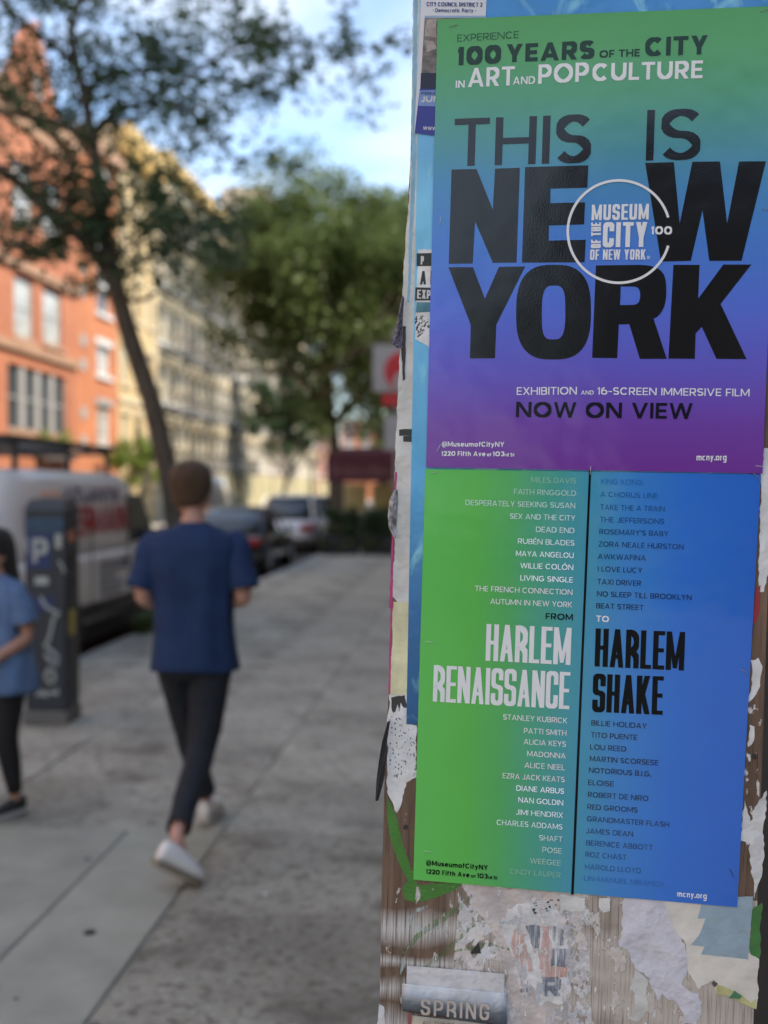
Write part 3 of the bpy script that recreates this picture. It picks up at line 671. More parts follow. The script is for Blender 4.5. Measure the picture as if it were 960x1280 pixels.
# ---------------------------------------------------------------- the museum posters
TOP = P_((547.5, 26), (975, 9), (952.5, 592), (533, 584))
BOT = P_((532, 586.5), (950.5, 593), (921, 1133), (517, 1098.5))
top_src = ramp_uv([(0.0, C(99, 36, 136)), (.10, C(98, 50, 150)), (.22, C(86, 76, 180)), (.36, C(70, 98, 196)), (.50, C(54, 110, 190)), (.62, C(56, 122, 172)), (.72, C(62, 132, 140)), (.82, C(66, 140, 108)), (.92, C(66, 142, 80)), (1.0, C(60, 138, 66))], 1)
bot_src = ramp_uv([(0.0, C(70, 168, 64)), (.16, C(66, 162, 54)), (.27, C(58, 152, 78)), (.40, C(46, 140, 128)), (.50, C(42, 132, 160)), (.62, C(36, 116, 186)), (.78, C(18, 98, 190)), (1.0, C(12, 88, 184))], 0)
tp1 = sheet('museum_poster', TOP, Z4, paper('top_print', top_src, .42, .7, .025, 8, .40, 5), .0005)
tag(tp1, 'upper green to purple poster reading THIS IS NEW YORK in huge black letters', 'poster', 'exhibition posters on the board')
bp1 = sheet('museum_poster', BOT, Z3, paper('bottom_print', bot_src, .42, .5, .025, 8, .40, 5), .0005)
tag(bp1, 'lower poster listing names, green left half and blue right half', 'poster', 'exhibition posters on the board')
z1 = Z4 + .0007; z2 = Z3 + .0007
ink_black = paper('poster_black', C(2, 4, 8), .40, 1.0, .03, 8, .22, 5); ink_low = paper('lower_poster_black', C(3, 7, 12), .5, .12, .03, 8, .2, 5)
ink_white = paper('poster_white', (.88, .89, .93), .5, .2, .02, 8, .2, 5)
def tone(bgc, fgc, a, nm):
    A, B_ = lin(bgc), lin(fgc); return paper(nm, tuple((A[i] * (1 - a) + B_[i] * a) * GK for i in range(3)), .42, .5, .02, 8, .22, 5)
ink_low_top = paper('poster_dark_violet', C(14, 12, 30), .4, .4, .03, 8, .2, 5)
dk_green = tone((66, 140, 80), (8, 26, 26), .93, 'dark_green_ink')
def c1(x, y): return (510 + x / 2.1333, y / 2.1333)
def L1(txt, xa, ya, xb, yb, h, t, off=(510, 0), k=2.1333, cond=False, sp=None):
    return (txt, off[0] + xa / k, off[1] + ya / k, off[0] + xb / k, off[1] + yb / k, h / k, t / k, cond, sp)
text_obj(tp1, [L1('EXPERIENCE', 132, 115, 295, 105, 19, 2.2)], z1, tone((66, 140, 80), (10, 30, 30), .85, 'faint_green_ink'))
text_obj(tp1, [L1('100', 132, 178, 248, 172, 50, 13.5), L1('YEARS', 262, 170, 496, 160, 49, 12.5), L1('OF THE', 510, 158, 617, 154, 20, 4.2), L1('CITY', 631, 154, 797, 148, 50, 12)], z1, dk_green)
text_obj(tp1, [L1('IN', 128, 238, 152, 237, 20, 4), L1('ART', 160, 236, 284, 231, 52, 9.5), L1('AND', 280, 229, 339, 227, 21, 3.6), L1('POP', 347, 227, 481, 221, 52, 9.5), L1('CULTURE', 491, 220, 784, 212, 47, 9.5)], z1, ink_white)
text_obj(tp1, [L1('THIS', 122, 446, 486, 436, 130, 20), L1('IS', 633, 431, 777, 428, 135, 20)], z1, ink_black)
# huge heavy letters, outlines on the sheet
def c4(p_): return [b(550 + x / 4.5714, 190 + y / 4.5714) for x, y in p_]
def c5(p_): return [b(690 + x / 3.5556, 190 + y / 3.5556) for x, y in p_]
def c6(p_): return [b(550 + x / 4.5714, 320 + y / 4.5714) for x, y in p_]
def c7(p_): return [b(740 + x / 4.5714, 320 + y / 4.5714) for x, y in p_]
def letter(poly, z=None): return flat([poly], z or z1).build('title_letter', ink_black, tp1)
letter(c4([(68, 106), (210, 103), (303, 335), (316, 101), (457, 96), (438, 636), (303, 637), (202, 400), (188, 641), (52, 642)]))
letter(c4([(487, 92), (847, 82), (841, 209), (632, 214), (630, 298), (828, 293), (823, 418), (623, 424), (621, 511), (832, 506), (826, 634), (469, 636)]))
letter(c5([(413, 53), (540, 50), (566, 322), (622, 48), (744, 47), (776, 322), (829, 47), (948, 46), (840, 487), (697, 487), (667, 262), (615, 487), (483, 490)]))
letter(c6([(50, 68), (190, 68), (258, 248), (338, 66), (487, 64), (323, 395), (315, 587), (172, 587), (178, 397)]))
def sup(cx, cy, rx, ry, e, N=64, sh=0):
    o = []
    for k in range(N):
        q = 2 * math.pi * k / N; c_, s_ = math.cos(q), math.sin(q)
        o.append((cx + math.copysign(abs(c_) ** (2 / e), c_) * rx + sh * s_, cy + math.copysign(abs(s_) ** (2 / e), s_) * ry))
    return o
ob = poly_holes(c6(sup(649, 324, 213, 270, 2.75, sh=-3)), c6(sup(649, 326, 67, 154, 3.3, 40, sh=-3)), z1, MB())
flat([], z1, mb=ob).build('title_letter', ink_black, tp1)
def bez(p0, p1, p2, p3, n=10): return [tuple((1 - t) ** 3 * p0[i] + 3 * (1 - t) ** 2 * t * p1[i] + 3 * (1 - t) * t * t * p2[i] + t ** 3 * p3[i] for i in (0, 1)) for t in (k / n for k in range(n + 1))]
ro = [(22, 58), (270, 55)] + bez((270, 55), (400, 58), (424, 100), (423, 205)) + bez((423, 205), (424, 290), (395, 345), (350, 362))[1:] + [(425, 590), (272, 590), (212, 393), (152, 394), (143, 586), (0, 584)]
ri = [(163, 178), (228, 178)] + bez((228, 178), (262, 178), (275, 192), (274, 230), 6)[1:] + bez((274, 230), (273, 268), (262, 283), (226, 283), 6)[1:] + [(160, 284)]
rb = poly_holes(c7(ro), c7(ri), z1, MB()); flat([], z1, mb=rb).build('title_letter', ink_black, tp1)
letter(c7([(463, 55), (612, 55), (604, 248), (747, 53), (907, 53), (732, 278), (880, 592), (708, 590), (625, 408), (590, 445), (585, 590), (435, 588)]))
# round museum mark
zr = z1 + .0006; ring = []
for k in range(72):
    a0, a1 = R(16 + 328 * k / 72), R(16 + 328 * (k + 1) / 72)
    f = lambda r, a: b(773.5 + r * math.cos(a), 290.7 - r * math.sin(a))
    ring.append([f(62.2, a0), f(65.4, a0), f(65.4, a1), f(62.2, a1)])
lg = flat(ring, zr, 0).build('logo_ring', ink_white, tp1)
def L5(txt, xa, ya, xb, yb, h, t, cond=True, sp=None): return L1(txt, xa, ya, xb, yb, h, t, (690, 190), 3.5556, cond, sp)
text_obj(tp1, [L5('MUSEUM', 175, 308, 428, 304, 70, 12, sp=.09), L5('CITY', 224, 427, 421, 426, 111, 20, sp=.08), L5('OF NEW YORK', 168, 483, 415, 482, 46, 7.5, sp=.09),
               L5('100', 437, 370, 531, 371, 36, 8, False)], zr, ink_white, 'logo_lettering')
text_obj(tp1, [L5('®', 420, 480, 434, 480, 15, 2.5, False)], zr, ink_white, 'logo_lettering')
A, B_ = Vector(b(690 + 216 / 3.5556, 190 + 431 / 3.5556)), Vector(b(690 + 217 / 3.5556, 190 + 317 / 3.5556))
L = (B_ - A).length; ux = (B_ - A) / L; uy = Vector((-ux.y, ux.x))
flat([[tuple(A + ux * x + uy * y) for x, y in q] for q in text_polys('OF THE', L, 43 / 3.5556 * PXM, 9 / 3.5556 * PXM, True)], zr).build('logo_lettering', ink_white, tp1)
def L2(txt, xa, ya, xb, yb, h, t, cond=False, sp=None): return L1(txt, xa, ya, xb, yb, h, t, (510, 300), 2.1333, cond, sp)
text_obj(tp1, [L2('EXHIBITION', 290, 414, 450, 413, 21, 3.2), L2('AND', 461, 413, 495, 413, 11, 2), L2('16-SCREEN IMMERSIVE FILM', 503, 413, 909, 418, 20, 3.2)], z1, ink_white)
text_obj(tp1, [L2('NOW ON VIEW', 288, 473, 757, 478, 42, 8.6)], z1, ink_low_top)
text_obj(tp1, [L2('@MuseumofCityNY', 91, 551, 257, 552, 13.5, 2.6), L2('1220', 90, 576, 127, 576, 13, 2.8), L2('Fifth Ave', 133, 576, 207, 577, 13, 2.6), L2('at', 211, 577, 223, 577, 10, 2), L2('103', 226, 577, 257, 577, 13, 2.8), L2('rd St', 258, 577, 284, 578, 9.5, 2), L2('mcny.org', 768, 588, 848, 588, 17, 2.8)], z1, ink_white, 'small_print')
for (px, py, a, c) in ((955, 15, 20, steel_grey), (958, 263, 0, steel_grey), (551, 277, 80, trimwhite), (549, 560, 65, trimwhite), (738, 588, 88, trimwhite), (949, 583, -5, trimwhite), (567, 34.5, 12, steel_grey)): staple(tp1, px, py, a, z1, c)

# lower poster
dv = flat([P_((736.2, 587), (739, 587), (717, 1117.5), (713.8, 1117))], z2).build('divider_line', ink_low, bp1)
LEFT = [('MILES DAVIS', 664, 720, 604.5, .22), ('FAITH RINGGOLD', 642.5, 720, 620, .38), ('DESPERATELY SEEKING SUSAN', 582, 719, 635.5, .50), ('SEX AND THE CITY', 637.5, 719, 651, .58), ('DEAD END', 670, 718, 666.5, .66),
        ('RUBÉN BLADES', 647.5, 718, 682, .74), ('MAYA ANGELOU', 645, 717, 697.5, .82), ('WILLIE COLÓN', 650.5, 716.5, 712.5, .88), ('LIVING SINGLE', 650.5, 716, 728, .94), ('THE FRENCH CONNECTION', 594, 715.5, 743.5, 1), ('AUTUMN IN NEW YORK', 613, 715, 759, 1),
        ('STANLEY KUBRICK', 629, 709, 903.5, 1), ('PATTI SMITH', 655, 708, 919, 1), ('ALICIA KEYS', 654.7, 707.5, 932.8, 1), ('MADONNA', 659, 707, 947.5, 1), ('ALICE NEEL', 655.6, 706, 962, 1), ('EZRA JACK KEATS', 628.4, 705.6, 977, 1),
        ('DIANE ARBUS', 645.6, 705, 991.5, .95), ('NAN GOLDIN', 648, 704, 1006, .88), ('JIMI HENDRIX', 645, 703.7, 1021.5, .8), ('CHARLES ADDAMS', 621, 703, 1036, .72), ('SHAFT', 674, 703, 1051.5, .6), ('POSE', 678, 702, 1066, .5), ('WEEGEE', 662.5, 701, 1081, .36), ('CINDY LAUPER', 637.5, 700.6, 1096, .2)]
RIGHT = [('KING KONG', 751, 803, 605, .25), ('A CHORUS LINE', 750, 822, 621, .45), ('TAKE THE A TRAIN', 750, 830.5, 637, .58), ('THE JEFFERSONS', 749.5, 830, 652.5, .66), ("ROSEMARY'S BABY", 749, 835, 667.5, .74), ('ZORA NEALE HURSTON', 748, 854, 683, .8),
         ('AWKWAFINA', 747, 807, 698.5, .86), ('I LOVE LUCY', 747, 802.5, 714, .9), ('TAXI DRIVER', 746.5, 801, 730, .94), ('NO SLEEP TILL BROOKLYN', 746, 864, 745, 1), ('BEAT STREET', 745, 804, 760, 1),
         ('BILLIE HOLIDAY', 739, 808, 906, 1), ('TITO PUENTE', 738.5, 796, 921, 1), ('LOU REED', 737.5, 782.5, 936, 1), ('MARTIN SCORSESE', 737, 822.5, 950.6, 1), ('NOTORIOUS B.I.G.', 736, 813.5, 965, 1), ('ELOISE', 735, 767, 980.3, .97),
         ('ROBERT DE NIRO', 734.7, 810, 995.3, .94), ('RED GROOMS', 734, 796.6, 1010.6, .9), ('GRANDMASTER FLASH', 733.5, 836, 1025.6, .85), ('JAMES DEAN', 732.5, 791, 1040.6, .8), ('BERENICE ABBOTT', 732.5, 815.6, 1055.6, .74), ('ROZ CHAST', 731.6, 782.5, 1070, .66), ('HAROLD LLOYD', 731, 801, 1085.3, .52), ('LIN-MANUEL MIRANDA', 730, 830.6, 1099.7, .3)]
def slope(y): return (y - 344) / 8700
for k, (txt, xa, xb, yR, al) in enumerate(LEFT):
    m = ink_white if al >= 1 else tone((50, 145, 110), (222, 226, 238), al, 'pale_ink'); s_ = slope(yR) * .92
    text_obj(bp1, [(txt, xa, yR - (xb - xa) * s_, xb, yR, 6.9, .95, False, None)], z2, m, 'name_lettering')
for k, (txt, xa, xb, yL, al) in enumerate(RIGHT):
    m = tone((38, 112, 184), (12, 20, 40), al * .96, 'dark_ink'); s_ = slope(yL) * .92
    text_obj(bp1, [(txt, xa, yL, xb, yL + (xb - xa) * s_, 6.7, .98, False, None)], z2, m, 'name_lettering')
text_obj(bp1, [('FROM', 682, 773.7, 716, 775, 7.9, 1.5, False, None)], z2, ink_low)
text_obj(bp1, [('TO', 745, 776.6, 761, 777.5, 7.9, 1.7, False, None)], z2, ink_white)
text_obj(bp1, [('HARLEM', 607, 825.3, 713, 830.8, 47.5, 6.1, True, .05), ('RENAISSANCE', 541.3, 876.2, 711.5, 886, 47.5, 5.6, True, .045)], z2, ink_white, 'headline_lettering')
text_obj(bp1, [('HARLEM', 743, 832.5, 854.5, 837.8, 48.5, 6.5, True, .05), ('SHAKE', 740, 889, 828, 893, 48.5, 6.5, True, .05)], z2, ink_low, 'headline_lettering')
text_obj(bp1, [('@MuseumofCityNY', 533, 1080.2, 610, 1086.6, 6.4, 1.3, False, None), ('1220', 532.8, 1091, 550, 1092.5, 6.2, 1.35, False, None), ('Fifth Ave', 553, 1092.8, 587, 1095.6, 6.2, 1.3, False, None), ('at', 588.8, 1095.7, 595, 1096.2, 4.4, .9, False, None),
               ('103', 596.5, 1096.3, 609.5, 1097.4, 6.2, 1.35, False, None), ('rd St', 610, 1097.5, 622, 1098.4, 4.4, .9, False, None)], z2, ink_low, 'small_print')
text_obj(bp1, [('mcny.org', 846, 1119.4, 883, 1122.3, 7.4, 1.3, False, None)], z2, ink_white, 'small_print')
for (px, py, a, c) in ((544, 590.5, 10, trimwhite), (538, 802, 0, trimwhite), (536, 1063, -3, trimwhite), (945, 595, -40, steel_grey), (929, 838, -25, steel_grey), (914, 1090, -65, steel_dark)): staple(bp1, px, py, a, z2, c)
# top-right end of the joint: a pin hole
# --- papers below and right of the posters
def k6(p_): return [b(700 + x / 3.2, 880 + y / 3.2) for x, y in p_]
def k8(p_): return [b(700 + x / 3.6923, 1090 + y / 3.6923) for x, y in p_]
def k5(p_): return [b(460 + x / 3.6923, 940 + y / 3.6923) for x, y in p_]
torn('torn_paper', 'large lavender white torn sheet hanging from below the blue poster', k8([(296, 120), (520, 118), (560, 300), (600, 440), (560, 520), (640, 560), (655, 600), (630, 702), (560, 702), (575, 660), (540, 600), (500, 590), (470, 560), (455, 600), (420, 530), (390, 480), (345, 440), (320, 370), (270, 340), (290, 260)]), Z1, paper_lav, .0022, 61)
cr = torn('torn_paper', 'cream sheet with jagged pale blue shape at the bottom right of the board', k8([(470, 110), (890, 110), (880, 200), (870, 370), (918, 400), (912, 560), (905, 630), (840, 600), (770, 565), (720, 560), (700, 500), (640, 540), (590, 460), (580, 330), (520, 240)]), Z1 + .0009, paper_cream, .0012, 62)
ink('blue_shape', [k8([(660, 110), (890, 110), (868, 402), (790, 392), (650, 378), (668, 342), (602, 334), (640, 290), (672, 212), (636, 214)])], Z1 + .0009 + .00008, mat('faded_blue_print', (.36, .47, .56), .7, .12, 30, .2, 90), cr, .0004, 7)
ink('yellow_green_print', [k8([(716, 512), (760, 528), (830, 558), (880, 600), (906, 580), (905, 632), (840, 604), (770, 568), (722, 562)])], Z1 + .0009 + .00008, mat('yellow_print', (.62, .60, .28), .7, .2, 40), cr, .0004, 8)
ink('green_print', [k8([(804, 543), (840, 572), (826, 584), (778, 578)])], Z1 + .0009 + .0006, mat('green_print_ink', (.08, .24, .13), .7), cr, .0003, 8)
ink('grey_corner', [k8([(706, 496), (728, 512), (712, 530), (700, 512)])], Z1 + .0009 + .0006, mat('dark_grey_ink', (.10, .10, .11), .7), cr, .0003, 8)
torn('torn_paper', 'green paper sliver at the lower right edge under the blue poster', k8([(884, 170), (932, 140), (920, 420), (878, 370)]), Z1 + .0004, mat('green_paper', (.07, .22, .06), .7, .2, 30), .0014, 63)
torn('torn_paper', 'white spiky torn piece beside the bottom right corner of the blue poster', k6([(738, 385), (760, 470), (790, 400), (826, 345), (818, 560), (806, 690), (775, 780), (762, 640), (760, 560), (722, 545), (730, 470)]), Z1 + .0002, paper_white, .0018, 64)
torn('torn_paper', 'white paper at the upper right edge beside the blue poster', P_((955, 560), (990, 560), (985, 705), (964, 712), (958, 722), (955, 740), (948, 740), (950, 640)), Z1 - .0003, paper_white, .0012, 65)
torn('torn_paper', 'small red torn sliver beside the blue poster edge', P_((944, 735), (951, 731), (950, 760), (944, 780), (941, 778)), Z1 - .0003, mat('red_paper', (.36, .03, .04), .6, .2, 30), .0008, 66)
torn('torn_paper', 'ragged white patch on brown wood right of HARLEM SHAKE', P_((938, 825), (948, 822), (952, 840), (950, 852), (945, 868), (936, 878)), Z1 - .0004, paper_white, .0022, 67)
torn('torn_paper', 'thin white flake on the dark wood right of the name list', P_((937, 906), (943, 908), (940, 930), (935, 934)), Z1 - .0004, paper_white, .0016, 68)
# left / middle torn layers
torn('torn_paper', 'greyish pink torn layer below the divider of the lower poster', k5([(450, 600), (620, 622), (930, 640), (960, 700), (905, 730), (940, 880), (920, 960), (940, 1100), (900, 1300), (650, 1300), (660, 1180), (640, 1100), (650, 1020), (610, 960), (590, 890), (560, 800), (540, 770), (470, 700), (455, 650)]), Z1 - .0005, paper('pinkish_layer', (.66, .59, .57), .8, 0, .25, 20, 1.0, 26), .003, 71)
tw = torn('torn_paper', 'white wrinkled layer with faded orange and slate letter shapes', k5([(640, 720), (760, 690), (850, 700), (900, 760), (925, 900), (905, 1000), (940, 1090), (900, 1160), (820, 1150), (780, 1170), (760, 1080), (700, 1090), (670, 1020), (690, 960), (650, 900), (620, 800)]), Z1 - .0001, paper_white, .003, 72)
org = overspray('faded_orange_print', (.80, .48, .42), 1.0); slt = overspray('faded_slate_print', (.22, .26, .34), 1.0)
ink('faded_orange', [k5([(690, 800), (735, 790), (725, 880), (770, 1010), (700, 1010), (690, 960), (655, 900)]), k5([(790, 800), (835, 800), (860, 1000), (790, 1000)]), k5([(860, 990), (925, 985), (920, 1040), (800, 1045), (795, 1010)]), k5([(700, 1050), (750, 1060), (745, 1085), (700, 1082)])], Z1 - .0001 + .0002, org, tw, .0014, 3)
ink('faded_slate', [k5([(725, 800), (790, 800), (786, 905), (765, 905)]), k5([(840, 800), (905, 820), (905, 890), (870, 890), (850, 860)]), k5([(850, 905), (915, 905), (912, 995), (842, 990)]), k5([(700, 1090), (752, 1088), (750, 1108), (702, 1108)])], Z1 - .0001 + .0006, slt, tw, .0014, 5)
# faded capital R on that layer
rp = [k5([(802 + x, 1125 - y) for x, y in q]) for q in text_polys('R', 92, 88, 26)]
flat(rp, Z1 + .001).build('faded_letter', slt, tw)
torn('torn_paper', 'small white notched flake near a black triangular scrap in the lower middle', k5([(480, 960), (560, 870), (545, 920), (600, 930), (560, 955), (510, 960), (485, 1000), (465, 985)]), Z1 - .0002, paper_white, .0022, 73)
torn('black_scrap', 'black triangular scrap on the wood above the SPRING flyer', k5([(472, 928), (512, 874), (522, 926)]), Z2, MATS['black_ink'], .0005, 74)
torn('torn_paper', 'curled white flake hanging under the lower poster beside the divider', k8([(180, 118), (234, 118), (230, 178), (200, 186), (178, 160)]), Z2, paper_white, .001, 75)
torn('torn_paper', 'pale torn fragment left of the large lavender sheet', k8([(350, 445), (415, 490), (398, 560), (408, 640), (360, 690), (312, 672), (350, 640), (345, 560), (330, 520)]), Z1, paper_grey, .002, 76)
torn('torn_paper', 'square grey white remnant right under the divider line', k8([(0, 100), (115, 118), (114, 178), (60, 182), (20, 170), (0, 200)]), Z1 + .0006, paper_grey, .0014, 77)
torn('torn_paper', 'ragged white remnant at the left foot of the torn area', P_((474, 1255), (480, 1258), (481, 1275), (477, 1298), (470, 1298)), Z1, paper_white, .001, 78)
r_ = random.Random(77); fk = []; bx = MB()
for i in range(90):
    px, py = r_.uniform(575, 860), r_.uniform(1115, 1290)
    if py < 1105 + (px - 517) * .087 + 14: continue
    x, y = b(px, py); a0 = r_.random() * 6; s_ = r_.uniform(.0007, .0032); n_ = r_.randint(7, 12)
    fk.append([(x + math.cos(a0 + 2 * math.pi * k / n_) * s_ * r_.uniform(.35, 1), y + math.sin(a0 + 2 * math.pi * k / n_) * s_ * r_.uniform(.5, 2.6)) for k in range(n_)])
fo = flat([q_ for q_ in fk], .0004).build('paper_flakes', paper_white, board); fo['kind'] = 'stuff'; fo.modifiers.new('t', 'SOLIDIFY').thickness = .0003
def residue(name, poly, z, lo, hi, cols, sc=(55, 38, 1), off=0, par=board):
    m = bpy.data.materials.new(name); m.use_nodes = True; n = m.node_tree; p_ = n.nodes['Principled BSDF']; p_.inputs['Roughness'].default_value = .8
    t = n.nodes.new('ShaderNodeTexCoord')
    def ns(scale, det, loc, ro=.6, dist=0):
        a = n.nodes.new('ShaderNodeMapping'); a.inputs['Scale'].default_value = scale; a.inputs['Location'].default_value = loc; n.links.new(t.outputs['Object'], a.inputs[0])
        q = n.nodes.new('ShaderNodeTexNoise'); q.inputs['Scale'].default_value = 1; q.inputs['Detail'].default_value = det; q.inputs['Roughness'].default_value = ro; q.inputs['Distortion'].default_value = dist; n.links.new(a.outputs[0], q.inputs[0]); return q.outputs[0]
    mask = ns(sc, 9, (off, off, 0), .62, .35); r1 = n.nodes.new('ShaderNodeMapRange'); r1.inputs[1].default_value = lo; r1.inputs[2].default_value = hi; n.links.new(mask, r1.inputs[0]); n.links.new(r1.outputs[0], p_.inputs['Alpha'])
    r2 = n.nodes.new('ShaderNodeValToRGB'); e = r2.color_ramp.elements
    while len(e) < len(cols): e.new(.5)
    for k, c in enumerate(cols): e[k].position = .36 + .28 * k / (len(cols) - 1); e[k].color = c + (1,)
    n.links.new(ns((24, 20, 1), 7, (off + 3, 2, 0), .7, .8), r2.inputs[0]); n.links.new(r2.outputs[0], p_.inputs['Base Color'])
    bp = n.nodes.new('ShaderNodeBump'); bp.inputs['Strength'].default_value = .9; bp.inputs['Distance'].default_value = .003; n.links.new(ns((90, 70, 1), 6, (1, off, 0)), bp.inputs['Height']); n.links.new(bp.outputs[0], p_.inputs['Normal'])
    o = flat([poly], z).build(name, m, par); return o
W_ = (.84, .83, .84)
residue('paper_residue', P_((575, 1098), (735, 1112), (740, 1300), (560, 1300)), Z1 - .00062, .46, .49, [W_, (.74, .66, .63), (.62, .60, .62), W_, (.80, .72, .68)], off=2)
residue('paper_residue', P_((735, 1112), (872, 1125), (880, 1300), (740, 1300)), .00035, .55, .58, [(.80, .78, .78), (.66, .58, .52), (.80, .78, .78)], (44, 22, 1), 7)
residue('paper_residue', P_((483, 1110), (590, 1105), (575, 1300), (478, 1300)), .00035, .60, .64, [(.74, .74, .74), (.60, .56, .52), (.80, .79, .78)], (70, 26, 1), 11)
residue('paper_residue', P_((620, 1112), (742, 1122), (735, 1300), (640, 1300)), Z1 + .0004, .55, .565, [W_, (.78, .70, .68), (.52, .54, .60), W_], (48, 30, 1), 5)
residue('paper_residue', P_((936, 740), (952, 740), (948, 1090), (925, 1090)), .00035, .60, .62, [W_, (.7, .66, .62)], (80, 40, 1), 4)
# faded dashes of print on the pink layer
r_ = random.Random(12); qs = []
for i in range(26):
    x, y = k5([(r_.uniform(760, 890), r_.uniform(680, 745))])[0]; s_ = r_.uniform(.0006, .002); qs.append([(x - s_, y - s_ * .3), (x + s_, y - s_ * .5), (x + s_, y + s_), (x - s_ * .6, y + s_ * .8)])
ink('print_fragments', qs, Z1 + .0001, MATS['black_ink'], bpy.data.objects['torn_paper.010'] if 'torn_paper.010' in bpy.data.objects else tw)
# --- SPRING flyer, rolled over at the top
spf = thing('spring_flyer', 'plastic covered flyer reading SPRING stapled low on the wood', 'flyer'); spf.matrix_world = BM
back = P_((509, 1206), (631, 1216), (630, 1262), (508, 1240)); 
sheet('backing_sheet', back, .0022, paper('backing_grey', (.72, .71, .74), .35, .8, .10, 20, .8, 24), .0012, 12, spf)
def roll(corners, z, m, name, amp):
    tl, tr, br, bl = (Vector(c) for c in corners); mb = MB(); n = 14; uv = []
    for j in range(n + 1):
        for i in range(n + 1):
            u_, v_ = i / n, j / n; p_ = (bl * (1 - u_) + br * u_) * (1 - v_) + (tl * (1 - u_) + tr * u_) * v_
            mb.v.append((p_.x, p_.y, z + amp * math.sin(math.pi * min(1, v_ * 1.1)) + .0006 * mnoise.noise(Vector((u_ * 6, v_ * 4, 2))))); uv.append((u_, v_))
    for j in range(n):
        for i in range(n): a = j * (n + 1) + i; mb.f.append((a, a + 1, a + n + 2, a + n + 1)); mb.m.append(0)
    o = mb.build(name, m, spf, True); l = o.data.uv_layers.new(name='UVMap')
    for lp in o.data.loops: l.data[lp.index].uv = uv[lp.vertex_index]
    o.modifiers.new('t', 'SOLIDIFY').thickness = .0004; return o
spm = paper('spring_print', ramp_uv([(0, (.10, .12, .15, 1)), (.45, (.20, .23, .27, 1)), (.72, (.50, .53, .57, 1)), (1, (.70, .72, .76, 1))], 1), .4, .6, .2, 24, .9, 26)
roll(P_((503, 1228), (633, 1240), (634, 1282), (504, 1262)), .004, spm, 'curled_front', .006)
text_obj(spf, [('SPRING', 527, 1264, 612, 1271, 21, 3.2, True, .16)], .0108, mat('beige_print', (.60, .52, .47), .6, .1))
roll(P_((515, 1268), (631, 1281), (630, 1330), (513, 1318)), .003, paper('lower_flyer', (.55, .50, .42), .4, .5, .2, 24, .8, 22), 'lower_sheet', .003)
text_obj(spf, [('ALL THINGS SEEM POSSIBLE', 529, 1276.5, 625, 1284, 5, 1.0, False, None)], .0105, mat('brown_ink', (.24, .17, .13), .6))
ink('red_edge', [P_((511, 1264), (515, 1265), (514, 1330), (509, 1330))], .0042, mat('dull_red', (.35, .10, .12), .6), spf)

# ------------------------------------------------------------------ foliage and trees
def leafmat(name, c, tr=.35): return mat(name, c, .55, .35, 3.0, trans=tr)
leaf_dark = leafmat('leaf_dark', (.09, .15, .075), .45); leaf_mid = leafmat('leaf_mid', (.14, .19, .06)); leaf_lime = leafmat('leaf_lime', (.20, .28, .05))
bark = mat('bark', (.125, .105, .080), .95, .35, 6, 1.0, 25, streak=(3, 3, .5))
def leaves(clumps, size, seed=1, flatn=.5):
    """clumps: (centre, (rx,ry,rz), count). Leaf-sized rhombs scattered through the clumps."""
    r_ = random.Random(seed); mb = MB(); V_, F_ = mb.v, mb.f
    for c, rad, cnt in clumps:
        for _ in range(cnt):
            while True:
                q = Vector((r_.uniform(-1, 1), r_.uniform(-1, 1), r_.uniform(-1, 1)))
                if q.length < 1: break
            q = q * (.55 + .45 * r_.random()) if r_.random() < .5 else q
            p_ = Vector((c[0] + q.x * rad[0], c[1] + q.y * rad[1], c[2] + q.z * rad[2]))
            a = Vector((r_.gauss(0, 1), r_.gauss(0, 1), r_.gauss(0, .6))).normalized(); nn = Vector((r_.gauss(0, flatn), r_.gauss(0, flatn), 1)).normalized()
            bb = nn.cross(a).normalized(); s_ = size * r_.uniform(.6, 1.3); o = len(V_)
            V_ += [tuple(p_ - a * s_), tuple(p_ + bb * s_ * .55), tuple(p_ + a * s_), tuple(p_ - bb * s_ * .55)]; F_.append((o, o + 1, o + 2, o + 3))
    mb.m = [0] * len(F_); return mb
def limb(mb, pts, r0, r1, n=7):
    L_ = len(pts); mb.tube(pts, [r0 + (r1 - r0) * i / (L_ - 1) for i in range(L_)], n)
def spread(mb, p, d, r, depth, r_, tips, ln):
    """recursive branching"""
    q = p.copy(); pts = [q.copy()]
    for i in range(4):
        d = (d + Vector((r_.gauss(0, .16), r_.gauss(0, .16), r_.gauss(0, .10) + .03))).normalized(); q = q + d * ln / 4; pts.append(q.copy())
    limb(mb, pts, r, r * .55, 6 if depth > 1 else 4); tips.append((pts[2], depth)); tips.append((pts[-1], depth))
    if depth <= 0: return
    for k in range(r_.choice((2, 3))):
        dd = (d + Vector((r_.gauss(0, .6), r_.gauss(0, .6), r_.gauss(.05, .35)))).normalized(); spread(mb, pts[r_.choice((3, 4))], dd, r * .55, depth - 1, r_, tips, ln * .72)

